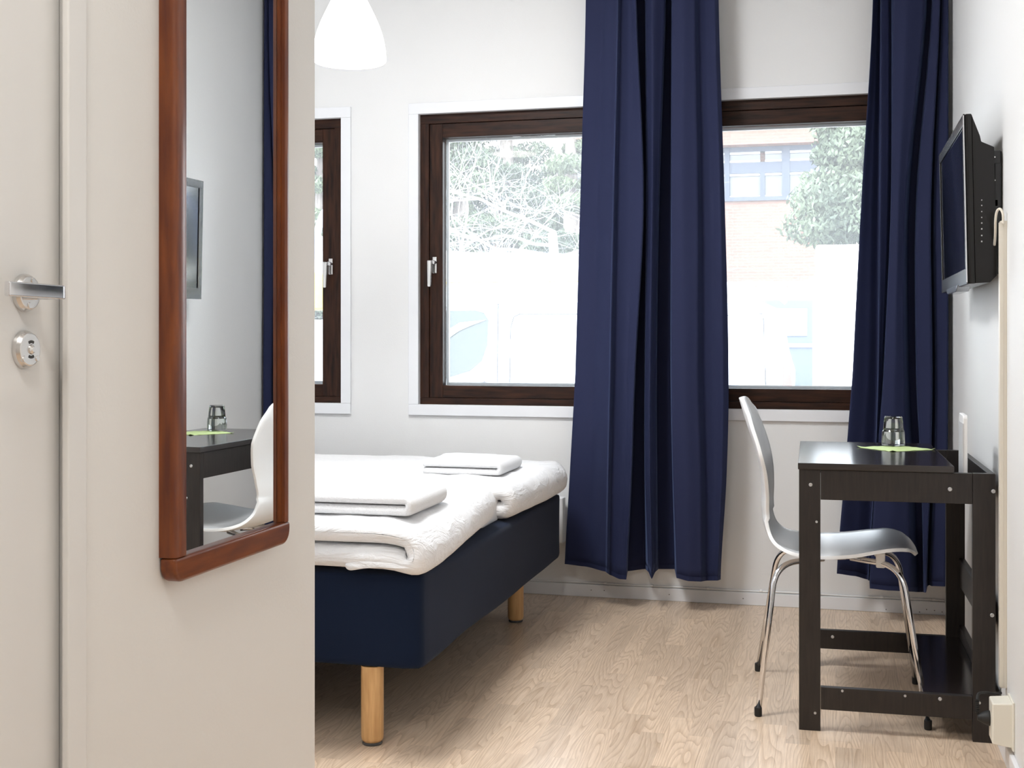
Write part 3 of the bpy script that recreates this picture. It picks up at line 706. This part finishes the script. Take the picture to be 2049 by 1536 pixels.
for k in ((1, -1), (1, 1)):
    c_ = Vector((.128, 3.935 + k[1] * .098, .431)) - CO
    bm = bmesh.new(); add_box(bm, (c_.x - .013, c_.y - .012, c_.z - .014), (c_.x + .013, c_.y + .012, c_.z + .030))
    from_bm('seat_buffer', bm, WHITEP, ch, bevel=.004, seg=2)

# ------------------------------------------------------------------ television
tv = thing('television', 'black flat television mounted on the right wall above the desk', 'television', (XR, 3.98, 1.46))
TO = Vector(tv.location)
ty0, ty1, tz0, tz1 = 3.56, 4.37, 1.236, 1.690
TILT = Matrix.Rotation(R(-1.2), 4, 'Y')
def tvl(x, y, z): return TILT @ (Vector((x, y, z)) - TO)
xf_ = .339
bm = bmesh.new()
# side profile (x towards the wall, z): shallow front shell and a deeper back hump
def tvloop(y, sc=1): return None
def slab(name, x0, x1, y0, y1, z0, z1, m, bevel=.003, ins=0, parent=tv, label=None):
    bm = bmesh.new(); vs_ = add_box(bm, (x0, y0, z0), (x1, y1, z1))
    if ins:
        for v in vs_:
            if abs(v.co.x - x1) < 1e-6:
                v.co.y += ins if v.co.y < (y0 + y1) / 2 else -ins; v.co.z += ins * .3 if v.co.z < (z0 + z1) / 2 else -ins * 2.0
    for v in vs_: v.co = tvl(*v.co)
    return from_bm(name, bm, m, parent, bevel=bevel, seg=2, label=label)
slab('casing', xf_ + .001, xf_ + .018, ty0, ty1, tz0, tz1, PIANO, .003)
bm = bmesh.new(); pr = [(xf_ + .018, tz0 + .001), (xf_ + .018, tz1 - .001), (xf_ + .022, tz1 - .014), (xf_ + .038, tz1 - .060), (xf_ + .041, tz1 - .076), (xf_ + .073, tz1 - .092), (xf_ + .073, tz0 + .020), (xf_ + .055, tz0 + .002)]
A = [bm.verts.new(tvl(a, ty0 + .0015, b)) for a, b in pr]; B = [bm.verts.new(tvl(a, ty1 - .0015, b)) for a, b in pr]; n = len(A)
for k in range(n): bm.faces.new((A[k], A[(k + 1) % n], B[(k + 1) % n], B[k]))
bm.faces.new(A); bm.faces.new(B[::-1]); from_bm('back_cover', bm, PIANO, tv, bevel=.002)
fw = .030
bm = bmesh.new()
for a, b in (((xf_ - .004, ty0, tz1 - fw), (xf_ + .001, ty1, tz1)), ((xf_ - .004, ty0, tz0), (xf_ + .001, ty1, tz0 + .042)), ((xf_ - .004, ty0, tz0 + .042), (xf_ + .001, ty0 + fw, tz1 - fw)), ((xf_ - .004, ty1 - fw, tz0 + .042), (xf_ + .001, ty1, tz1 - fw))):
    for v in add_box(bm, a, b): v.co = tvl(*v.co)
from_bm('bezel', bm, PIANO, tv, bevel=.0015)
slab('screen', xf_ - .001, xf_ + .001, ty0 + fw, ty1 - fw, tz0 + .042, tz1 - fw, SCREEN, 0)
slab('silver_edge', xf_ - .0045, xf_ - .002, ty0 - .0012, ty0 + .0022, tz0 + .004, tz1 - .004, mat('silver_strip', (.75, .75, .78), .2, 1), 0, label='bright silver strip along the near front edge')
bm = bmesh.new(); pr = [(0, 0), (.10, .0), (.085, -.018), (.015, -.018)]
for k, (q, zz) in enumerate((((xf_ - .006), 0),)): pass
A = [bm.verts.new(tvl(xf_ - .008, 3.98 - .19 + a * 3.8, tz0 + .006 + b)) for a, b in pr]; B = [bm.verts.new(tvl(xf_ + .030, 3.98 - .19 + a * 3.8, tz0 + .006 + b)) for a, b in pr]
for k in range(4): bm.faces.new((A[k], A[(k + 1) % 4], B[(k + 1) % 4], B[k]))
bm.faces.new(A); bm.faces.new(B[::-1]); from_bm('speaker_lip', bm, mat('clear_grey_trim', (.35, .38, .42), .12, .3), tv, bevel=.003)
# row of side buttons with their small printed marks
for i, v_ in enumerate((400, 411, 423, 435, 446, 458, 471, 483)):
    p = on_y(1964.5, v_, ty0); s_ = .0013 + .00035 * (i > 3) 
    bm = bmesh.new(); add_box(bm, (p.x - s_, ty0 - .0008 + .0012, p.z - s_), (p.x + s_, ty0 + .003, p.z + s_ * (1.3 if i % 2 else 1)))
    for v in bm.verts: v.co = v.co - TO
    from_bm('button_mark', bm, mat('print_grey', (.45, .45, .45), .5), tv)
box('wall_bracket', (-.020, -.20, -.16), (-.008, .20, .12), BLACK, tv, .002)
box('wall_plate', (-.007, -.24, -.10), (0, .24, .10), BLACK, tv, .002)
[box('bracket_arm', p_, q_, BLACK, tv, .002) for p_, q_ in [((-.020, -.23, -.14), (-.006, -.20, .12)), ((-.020, .20, -.14), (-.006, .23, .12)), ((-.036, -.402, .095), (-.004, -.385, .130)), ((-.020, -.40, -.20), (-.002, -.37, .128)), ((-.024, -.40, -.02), (-.01, -.38, .0))]]
for zz in (.112, .05): lathe('bolt', [(0, .006), (.002, .006), (.003, .003), (.003, 0)], SATIN, tv, 10, MX((-.02, -.399, zz), (R(90), 0, 0)))

# cable duct with the lead from the television, socket box with plug
dct = thing('cable_duct', 'narrow beige plastic cable duct running down the right wall', 'duct', (XR, 3.50, .18))
zt_ = on_y(2003, 441, 3.48).z
box('duct_body', (-.016, -.012, 0), (0, .012, zt_ - .18), BEIGE, dct, .001)
box('duct_lid', (-.018, -.0135, .002), (-.009, .0135, zt_ - .183), BEIGE, dct, .001)
tc_ = thing('television_cable', 'thick beige cable looping from the television into the duct', 'cable', (XR - .01, 3.5, zt_))
tp_ = [on_y(2007, 448, 3.48), on_y(2007, 430, 3.48), on_y(2003.5, 420, 3.485), on_y(1999, 418, 3.49), on_y(1994.5, 424, 3.495), on_y(1992, 440, 3.505), on_y(1991.5, 468, 3.53), on_y(1990, 490, 3.56)]
tube('cable_loop', [p - tc_.location for p in smooth_path(tp_, 6)], .0032, BEIGE, tc_, 10)
sb = thing('socket_box', 'square cream socket box low on the right wall by the desk leg', 'socket', (XR, 3.385, .0))
bm = bmesh.new(); add_box(bm, (-.052, -.040, .068), (0, .040, .180))
for v in bm.verts:
    if v.co.x < -.04: v.co.z += .006 if v.co.z < .1 else -.004; v.co.y *= .9
from_bm('box_cover', bm, mat('cream_plastic', (.80, .77, .68), .4), sb, bevel=.004, seg=3)
box('back_plate', (-.006, -.046, .062), (0, .046, .184), mat('cream_plastic'), sb, .002)
plg = thing('power_plug', 'black power plug and lead in the cream socket box', 'plug', (XR - .052, 3.40, .12))
bm = bmesh.new(); add_lathe(bm, [(0, .030), (.007, .030), (.009, .026), (.0155, .014), (.019, .004), (.019, 0), (0, 0)], 20, MX((0, 0, 0.005), (0, R(-90), 0))); from_bm('plug_body', bm, RUBBER, plg, smooth=True)
cp = [(-.024, 0, .005), (-.030, .004, .020), (-.030, .008, .045), (-.024, .02, .060), (-.005, .045, .057), (.015, .06, .052), (.036, .078, .05)]
tube('plug_lead', smooth_path(cp, 6), .0036, RUBBER, plg, 10)
bm = bmesh.new()
for k in range(7): add_lathe(bm, [(0, 0), (.0055, 0), (.0055, .003), (0, .003)], 12, MX((-.0300, .002 + .0007 * k, .016 + .005 * k)))
from_bm('strain_relief', bm, RUBBER, plg)
# made-up lamp bodies, out of view, added to house the two fill lights
for nm, lb, p in (('fill_lamp', 'round flat lamp body added out of view for the passage fill light', (-.45, .45)), ('fill_lamp', 'round flat lamp body added out of view for the bed fill light', (-1.35, 3.20))):
    o = thing(nm, lb, 'lamp', (p[0], p[1], CH)); lathe('lamp_base', [(0, 0), (.28, 0), (.28, -.05), (.265, -.06), (.262, -.045), (0, -.045)], WHITEP, o, 40)

# ------------------------------------------------------------------ outside
GZ = -.55
gm = mat('trodden_gravel', (.55, .53, .5), .9); mottled(gm, (.40, .38, .35), (.62, .60, .57), 1.5)
g = box('ground', (-60, YB + .3, GZ - .2), (60, 90, GZ), gm); tag(g, kind='structure')
BR = mat('orange_brick', (.5, .25, .15), .85)
def brick_nodes(m):
    b = m.node_tree.nodes['Principled BSDF']; t = N(m, 'ShaderNodeTexCoord'); s_ = N(m, 'ShaderNodeSeparateXYZ'); c_ = N(m, 'ShaderNodeCombineXYZ')
    L(m, t.outputs['Object'], s_.inputs[0]); L(m, s_.outputs['X'], c_.inputs[0]); L(m, s_.outputs['Z'], c_.inputs[1])
    k = N(m, 'ShaderNodeTexBrick'); k.inputs['Scale'].default_value = 1; k.inputs['Brick Width'].default_value = .25; k.inputs['Row Height'].default_value = .075; k.inputs['Mortar Size'].default_value = .012
    k.inputs['Color1'].default_value = (.19, .100, .075, 1); k.inputs['Color2'].default_value = (.23, .125, .095, 1); k.inputs['Mortar'].default_value = (.20, .14, .11, 1)
    L(m, c_.outputs[0], k.inputs['Vector']); L(m, k.outputs['Color'], b.inputs['Base Color'])
brick_nodes(BR)
YH = 32.0
def H_(u, v): return on_y(u, v, YH)
hs = thing('brick_building', 'orange brick building with a long band of dark-framed windows across the yard', 'building', (0, YH, GZ))
hx0, hx1 = H_(1380, 400).x, H_(1668, 400).x
zt0, zt1, ztop_ = H_(1500, 402).z - GZ, H_(1500, 292).z - GZ, H_(1500, 235).z - GZ
zlow = H_(1060, 418).z - GZ
xlow0 = H_(780, 400).x
boxes('brick_wall', [((hx0 - 3, 0, 0), (hx1, 8, zt0)), ((hx0 - 3, -.3, zt1), (hx1 + .6, 8, ztop_)), ((hx0 - 3, .35, zt0), (hx1, 8, zt1)), ((xlow0, .8, 0), (hx0 - 3, 8, zlow))], BR, hs)
WF = mat('dark_blue_grey_frame', (.055, .068, .10), .5); WG = mat('reflecting_glass', (.09, .105, .12), .05, 0, .8)
box('roof_edge', (hx0 - 3.2, -.5, ztop_), (hx1 + .8, 8, ztop_ + .25), mat('roof_felt', (.25, .25, .27), .8), hs)
box('roof_edge', (xlow0, .6, zlow), (hx0 - 3, 8, zlow + .25), mat('roof_felt'), hs)
box('window_sill', (hx0 - 3, -.08, zt0), (hx1, .3, zt0 + .10), WF, hs)
# window bays
bays = [(1380, 1449), (1459, 1562), (1576, 1640)]
zt_mid1, zt_mid0 = H_(1500, 323).z - GZ, H_(1500, 345).z - GZ
xx_ = [H_(a, 350).x for a in (1390, 1449, 1459, 1520, 1530, 1564, 1580, 1636, 1645, 1664)]
boxes('window_frame', [((hx0 - 3, .15, zt_mid0), (hx1, .34, zt_mid1)), ((hx0 - 3, .15, zt1 - .12), (hx1, .34, zt1))] + [((xx_[i], .12, zt0), (xx_[i + 1], .34, zt1)) for i in (1, 5, 7)] + [((xx_[3], .14, zt0), (xx_[4], .34, zt_mid0))], WF, hs)
for a, b in ((0, 1), (2, 3), (4, 5), (6, 7)):
    for z0_, z1_ in ((zt0 + .1, zt_mid0), (zt_mid1, zt1 - .12)):
        box('window_glass', (xx_[a] , .26, z0_ + .02), (xx_[b], .32, z1_ - .02), WG, hs)
        [box('window_bar', p_, q_, mat('pale_bar', (.5, .52, .56), .5), hs) for p_, q_ in (((xx_[a], .2, z0_), (xx_[b], .25, z0_ + .06)), ((xx_[a], .2, z1_ - .06), (xx_[b], .25, z1_)))]

# white low wall / fence at the foot of the building
lw_ = thing('site_fence', 'low white board fence in front of the brick building', 'fence', (0, 21.3, GZ))
z1f = on_y(1500, 563, 21.3).z - GZ; xa = on_y(700, 500, 21.3).x; xb = on_y(1640, 500, 21.3).x
nb = 16
for i in range(nb):
    a = xa + (xb - xa) * i / nb; b = xa + (xb - xa) * (i + 1) / nb
    box('fence_board', (a + .01, 0, .9), (b - .01, .06, z1f), mat('white_board', (.85, .85, .85), .6), lw_)
    box('post', (a - .05, .06, 0), (a + .05, .16, z1f - .1), mat('white_board'), lw_)
    bm = bmesh.new(); add_box(bm, (a + .25, -.03, z1f - .5), (a + .33, 0, z1f - .42)); from_bm('bracket', bm, WF, lw_)

# white van standing across the windows
VY = 11.5
def V_(u, v, y=VY): return on_y(u, v, y)
van = thing('white_van', 'white panel van parked close outside, cab window to the left', 'van', (V_(1200, 700).x, VY, GZ))
VO = Vector(van.location)
VP = mat('white_car_paint', (.80, .82, .86), .25)
VG = mat('cab_window_glass', (.04, .055, .055), .08, 0, .6); SEAM = mat('door_gap', (.03, .035, .045), .6)
xr_ = V_(1577, 750).x; xl_ = V_(800, 700).x
zr = V_(1200, 598).z
# body shell: side outline extruded across the width, upper edges leaning in
rear = [(xr_, GZ + .35), (xr_ + .01, V_(1577, 750).z), (V_(1566, 700).x, V_(0, 700).z), (V_(1556, 650).x, V_(0, 650).z), (V_(1540, 618).x, V_(0, 618).z), (V_(1500, 603).x, zr)]
front = [(V_(960, 603).x, zr), (V_(880, 612).x, zr - .04), (V_(800, 660).x, zr - .22), (V_(720, 735).x, V_(0, 735).z), (V_(600, 765).x, V_(0, 765).z), (V_(570, 800).x, GZ + .7), (V_(565, 900).x, GZ + .35)]
outl = rear + front
bm = bmesh.new(); A = []; B = []; A2 = []; B2 = []
for x_, z_ in outl:
    lean = max(0, (z_ - (GZ + 1.0))) * .12
    A.append(bm.verts.new(Vector((x_, VY + lean, z_)) - VO)); B.append(bm.verts.new(Vector((x_, VY + 1.8 - lean, z_)) - VO))
n = len(A)
for k in range(n): bm.faces.new((A[k], A[(k + 1) % n], B[(k + 1) % n], B[k]))
bm.faces.new(A); bm.faces.new(B[::-1]); from_bm('body', bm, VP, van, bevel=.05, seg=3)
def on_side(u, v, off=.0):
    for _ in range(1): p = V_(u, v)
    lean = max(0, (p.z - (GZ + 1.0))) * .12
    p = V_(u, v, VY + lean - off); return p
def side_poly(name, pts, m, th=.01, off=.004, par=van, label=None):
    bm = bmesh.new(); A = [bm.verts.new(on_side(u, v, off + th) - VO) for u, v in pts]; B = [bm.verts.new(on_side(u, v, off) - VO) for u, v in pts]; n = len(A)
    for k in range(n): bm.faces.new((A[k], A[(k + 1) % n], B[(k + 1) % n], B[k]))
    bm.faces.new(A); bm.faces.new(B[::-1]); return from_bm(name, bm, m, par, label=label)
def side_line(name, pts, r_, m, off=.0): return tube(name, [on_side(u, v, off) - VO for u, v in pts], r_, m, van, 6)
side_poly('cab_window', [(830, 690), (860, 640), (893, 622), (950, 621), (968, 626), (977, 640), (975, 690), (964, 722), (940, 742), (894, 756), (850, 762), (832, 740)], VG)
side_line('window_rubber', [(830, 690), (860, 640), (893, 621), (950, 620), (969, 625), (979, 640), (977, 690), (966, 724), (941, 745), (894, 759), (850, 765), (830, 742), (830, 690)], .006, mat('pale_rubber', (.6, .62, .62), .5))
side_poly('mirror_arm', [(893, 662), (920, 645), (972, 640), (940, 652), (918, 662), (895, 678)], mat('grey_trim', (.45, .48, .46), .5), off=.02)
for nm, pts in (('door_seam', [(997, 608), (995, 770), (994, 860)]), ('door_seam', [(1018, 860), (1022, 655), (1028, 634), (1040, 628), (1180, 628), (1440, 632), (1525, 627), (1528, 640), (1535, 860)])):
    side_line(nm, pts, .005, SEAM)
side_line('swage_line', [(980, 706), (1200, 704), (1540, 708)], .006, VP)
side_line('roof_gutter', [(880, 616), (960, 606), (1500, 606), (1545, 622)], .010, mat('grey_rubber', (.55, .56, .58), .5))
side_poly('rear_window', [(1459, 628), (1520, 627), (1526, 700), (1459, 704)], mat('pale_van_glass', (.16, .18, .21), .1, 0, .6))
side_poly('tail_light', [(1566, 695), (1578, 700), (1585, 772), (1566, 772)], mat('red_lamp', (.75, .12, .10), .2))
side_poly('fuel_flap', [(962, 765), (970, 762), (976, 768), (976, 776), (960, 776)], SEAM, off=.006)
tube('roof_bar', [V_(u, v, VY + .4) - VO for u, v in ((1455, 590), (1480, 586), (1530, 587), (1560, 596), (1573, 606))], .02, mat('pale_bar'), van, 8)
for wx in (V_(700, 0).x, V_(1440, 0).x):
    wh = lathe('wheel', [(0, .02), (.18, .02), (.2, 0), (.32, 0), (.34, .03), (.34, .18), (.30, .2), (0, .2)], mat('tyre', (.03, .03, .03), .8), van, 28, MX(Vector((wx, VY + .21, GZ + .345)) - VO, (R(90), 0, 0)))
# load on the roof rack
rk = thing('roof_rack', 'pale roof rack with rolled load on top of the white van', 'rack', (V_(1080, 600).x, VY + .9, zr))
RO = Vector(rk.location)
for u in (900, 1000, 1100, 1250, 1400): box('rack_bar', Vector((V_(u, 0).x - .02, VY + .3, zr)) - RO, Vector((V_(u, 0).x + .02, VY + 1.5, zr + .05)) - RO, mat('pale_bar'), rk)
for k in range(4): tube('side_rail', [Vector((V_(890, 0).x, VY + .35 + k * .35, zr + .06)) - RO, Vector((V_(1420, 0).x, VY + .35 + k * .35, zr + .06)) - RO], .02, mat('pale_bar'), rk, 8)
bm = bmesh.new(); add_lathe(bm, [(0, 0), (.05, .0), (.075, .03), (.08, .30), (.06, .34), (0, .35)], 16, MX(Vector((V_(1010, 590).x, VY + .5, zr + .11)) - RO, (0, R(90), 0))); from_bm('rolled_sheet', bm, mat('pale_canvas', (.62, .66, .72), .7), rk, smooth=True)

# the long yellow-edged truck body behind the van
TY = 15.0
tk = thing('flatbed_truck', 'white covered truck with a yellow stripe standing behind the van', 'truck', (on_y(1000, 600, TY).x, TY, GZ))
KO = Vector(tk.location)
def K(u, v, y=TY): return on_y(u, v, y) - KO
WT = mat('white_tarpaulin', (.88, .88, .88), .6)
bm = bmesh.new()
top = [(748, 520), (752, 510), (775, 504), (800, 501), (860, 497), (905, 502), (965, 505), (985, 503), (1100, 506), (1170, 508), (1330, 520), (1400, 560)]
A = [bm.verts.new(K(u, v)) for u, v in top] + [bm.verts.new(K(1400, 610)), bm.verts.new(K(748, 610))]
B = [bm.verts.new(v.co + Vector((0, 2.3, 0))) for v in A]; n = len(A)
for k in range(n): bm.faces.new((A[k], A[(k + 1) % n], B[(k + 1) % n], B[k]))
bm.faces.new(A); bm.faces.new(B[::-1]); from_bm('tarpaulin', bm, WT, tk, bevel=.05)
box('stripe', K(748, 568) + Vector((0, -.03, 0)), K(1400, 559), mat('yellow_paint', (.85, .62, .04), .4), tk, label='yellow stripe')
box('load_bed', K(748, 700) + Vector((0, .05, 0)), K(1400, 611) + Vector((0, 2.25, 0)), mat('white_board'), tk)
box('side_window', K(918, 594) + Vector((0, -.02, 0)), K(945, 575), mat('pale_van_glass'), tk)
box('side_window', K(974, 600) + Vector((0, -.02, 0)), K(992, 580), mat('pale_van_glass'), tk)
tube('cover_hoop', [K(u, v) + Vector((0, .3, 0)) for u, v in ((965, 508), (972, 499), (985, 496), (1010, 496), (1040, 499), (1075, 505))], .02, mat('blue_grey_tube', (.35, .42, .55), .4), tk, 8)
for wx in (830, 1250): lathe('wheel', [(0, .02), (.25, .02), (.27, 0), (.43, 0), (.45, .03), (.45, .25), (0, .25)], mat('tyre'), tk, 24, MX(K(wx, 600) * 1 - Vector((0, -.3, K(wx, 600).z - .455)), (R(90), 0, 0)))
# blue-grey bent bar of a small loader seen through the left window
ld = thing('loader', 'small yellow loader with a bent blue-grey arm outside the left window', 'machine', (on_y(640, 600, 14.5).x, 14.5, GZ))
DO = Vector(ld.location)
def D_(u, v, dy=0): return on_y(u, v, 14.5) - DO + Vector((0, dy, 0))
tube('lifting_arm', fillet_path([D_(628, 520), D_(637, 455), D_(648, 425), D_(662, 416), D_(700, 412), D_(740, 450), D_(750, 560)], .15), .045, mat('blue_grey_paint', (.30, .36, .58), .4), ld, 10)
box('engine_cover', D_(560, 620, -.4), D_(652, 545, .5), mat('yellow_paint'), ld, .04)
box('cab', D_(540, 560, -.35), D_(632, 470, .45), mat('white_board'), ld, .05)
box('counterweight', D_(632, 780, -.45), D_(655, 640, .45), mat('ochre_paint', (.62, .45, .30), .6), ld, .03)
box('chassis', D_(560, 800, -.4), D_(660, 640, .4), mat('white_board'), ld, .03)
for a in (575, 640): lathe('wheel', [(0, .02), (.2, .02), (.22, 0), (.33, 0), (.35, .03), (.35, .2), (0, .2)], mat('tyre'), ld, 24, MX((D_(a, 700).x, -.42, .35), (R(90), 0, 0)))

# tall white container at the right
ct = thing('site_container', 'tall plain white container standing close outside the right window', 'container', (on_y(1700, 700, 10).x, 10, GZ))
QO = Vector(ct.location)
zc = on_y(1680, 489, 10).z
box('container_shell', Vector((on_y(1632, 600, 10).x, 10, GZ)) - QO, Vector((on_y(1960, 600, 10).x, 12.2, zc)) - QO, mat('white_container_paint', (.90, .90, .90), .5), ct, .02)
box('corner_post', Vector((on_y(1626, 600, 9.98).x, 9.97, GZ)) - QO, Vector((on_y(1634, 600, 9.98).x, 10.06, zc - .25)) - QO, mat('pale_bar'), ct)
box('container_vent', Vector((on_y(1651, 750, 9.99).x, 9.98, on_y(1651, 757, 10).z)) - QO, Vector((on_y(1659, 750, 9.99).x, 10.0, on_y(1651, 750, 10).z)) - QO, mat('pale_bar'), ct)
# parked car and low shrubs between van and container
CY = 16.5
car = thing('parked_minibus', 'blue-grey minibus parked behind, between the van and the container', 'minibus', (on_y(1640, 650, CY).x, CY, GZ))
bm = bmesh.new(); cpz = [(-.95, .3), (-.95, 1.1), (-.85, 1.7), (-.70, 2.15), (3.2, 2.15), (3.9, 1.3), (4.3, 1.1), (4.3, .3)]
A = [bm.verts.new((x_, 0, z_)) for x_, z_ in cpz]; B = [bm.verts.new((x_, 1.8, z_)) for x_, z_ in cpz]; n = len(A)
for k in range(n): bm.faces.new((A[k], A[(k + 1) % n], B[(k + 1) % n], B[k]))
bm.faces.new(A); bm.faces.new(B[::-1]); from_bm('body', bm, mat('blue_grey_car_paint', (.10, .125, .17), .3), car, bevel=.08, seg=3)
for a, b in ((-.55, -.15), (.05, 1.2), (1.4, 2.8)): box('side_window', (a, -.02, 1.62), (b, .02, 1.98), mat('pale_van_glass'), car, .01)
box('side_moulding', (-.94, -.03, 1.48), (4.0, 0, 1.53), mat('pale_bar'), car)
for a in (-.2, 3.3): lathe('wheel', [(0, .02), (.2, .02), (.22, 0), (.31, 0), (.32, .03), (.32, .2), (0, .2)], mat('tyre'), car, 24, MX((a, .17, .32), (R(90), 0, 0)))

# foliage
def leafcloud(name, label, cat, base, blobs, n, size, m, trunk=None, seed=1, tm=None, droop=.3):
    rnd = random.Random(seed); root = thing(name, label, cat, base); B0 = Vector(base)
    verts, faces = [], []
    tw = sum(b[3] for b in blobs)
    for cx, cy, cz, r_, sy in blobs:
        for _ in range(int(n * r_ / tw)):
            d = Vector((rnd.gauss(0, 1), rnd.gauss(0, 1), rnd.gauss(0, 1))).normalized() * (rnd.random() ** .45)
            p = Vector((cx, cy, cz)) + Vector((d.x * r_, d.y * r_, d.z * r_ * sy)) - B0
            a = Vector((rnd.uniform(-1, 1), rnd.uniform(-1, 1), rnd.uniform(-1, .4) - droop)).normalized() * size * rnd.uniform(.6, 1.4)
            b = a.cross(Vector((rnd.uniform(-1, 1), rnd.uniform(-1, 1), rnd.uniform(-1, 1)))).normalized() * size * .22
            k = len(verts); verts += [p - a * .5, p + b, p + a * .5, p - b]; faces.append((k, k + 1, k + 2, k + 3))
    me = bpy.data.meshes.new('foliage'); me.from_pydata([tuple(v) for v in verts], [], faces); me.materials.append(m); fo = link(bpy.data.objects.new('foliage', me), root); fo['kind'] = 'stuff'
    if trunk:
        bm = bmesh.new(); add_tube(bm, [(0, 0, 0), (.05, 0, trunk * .5), (0, 0, trunk)], [.25, .18, .05], 10); from_bm('trunk', bm, tm, root, smooth=True)
    return root
BARK = mat('grey_bark', (.28, .24, .21), .9); mottled(BARK, (.18, .15, .13), (.36, .31, .28), 5, (3, 3, .6))
PINE = mat('conifer_green', (.10, .17, .07), .7); mottled(PINE, (.05, .07, .045), (.15, .19, .10), .8)
PINE2 = mat('blue_conifer_green', (.10, .16, .10), .7); mottled(PINE2, (.055, .075, .05), (.16, .20, .12), .9)
def conifer(label, u, y, vtop, seed, r0, m, cat='tree', n=15000, low=.16):
    b = on_y(u, 600, y); h = on_y(u, vtop, y).z - GZ; blobs = []
    rnd = random.Random(seed)
    for k in range(16):
        f = k / 15; rr_ = r0 * (1 - f * .8)
        for q in range(3):
            a = rnd.uniform(0, 6.28); blobs.append((b.x + math.cos(a) * rr_ * .55, y + math.sin(a) * rr_ * .55, GZ + h * (low + (.98 - low) * f), rr_ * rnd.uniform(.4, .6), .45))
    return leafcloud('conifer', label, cat, (b.x, y, GZ), blobs, n * 3, .10, m, h * .95, seed, BARK, .5)
conifer('dense green conifer at the left of the middle window', 915, 24, 60, 3, 2.0, PINE)
conifer('tall dark conifer with a thick trunk behind the bare branches', 1010, 26, -40, 4, 1.9, PINE2)
conifer('conifer half hidden by the left edge of the middle curtain', 1140, 23, 120, 5, 1.5, PINE)
conifer('green conifer seen through the left window', 640, 25, 190, 6, 2.2, PINE)
conifer('loose pale green conifer at the right in front of the brick building', 1762, 19, 10, 7, 1.45, PINE2, n=16000, low=.5)
leafcloud('shrub', 'low shrub on the gravel beside the container', 'shrub', (on_y(1600, 740, 13).x, 13, GZ), [(on_y(1600, 740, 13).x, 13, GZ + .35, .35, 1)], 900, .08, PINE2, None, 9)
# bare tree
def bare_tree(label, base, seed, h):
    rnd = random.Random(seed); root = thing('bare_tree', label, 'tree', base); bm = bmesh.new(); bt = bmesh.new()
    add_tube(bt, [(0, 0, 0), (.1, 0, h * .25), (-.05, .05, h * .5)], [.13, .10, .07], 8)
    def grow(p, d, l, r_, k):
        pts = [p]; q = p.copy()
        for i in range(4):
            d = (d + Vector((rnd.uniform(-.35, .35), rnd.uniform(-.35, .35), rnd.uniform(-.22, .22)))).normalized(); q = q + d * l / 4; pts.append(q.copy())
        add_tube(bm, pts, [r_ * (1 - .5 * i / 4) for i in range(5)], 4 if k > 1 else 6, False)
        if k < 4:
            for i in range(3 if k else 4):
                j = rnd.choice((1, 2, 3, 4)); dd = (d + Vector((rnd.uniform(-1.1, 1.1), rnd.uniform(-.8, .8), rnd.uniform(-.6, .7)))).normalized(); grow(pts[j], dd, l * rnd.uniform(.55, .8), r_ * .5, k + 1)
    for i in range(8):
        z = h * (.28 + .22 * i / 7); a = rnd.uniform(0, 6.28); grow(Vector((0, 0, z)), Vector((math.cos(a) * 1.2, math.sin(a) * .6, rnd.uniform(.1, .7))).normalized(), 1.7, .032, 0)
    wb = mat('pale_grey_bark', (.42, .42, .42), .7)
    from_bm('trunk', bt, wb, root, smooth=True); o = from_bm('branches', bm, wb, root, smooth=True); o['kind'] = 'stuff'
bare_tree('leafless pale-barked tree in front of the conifers', (on_y(1110, 600, 18.8).x, 18.8, GZ), 11, 6.4)
bare_tree('second leafless tree at the left of the middle window', (on_y(905, 600, 19.6).x, 19.6, GZ), 15, 5.9)
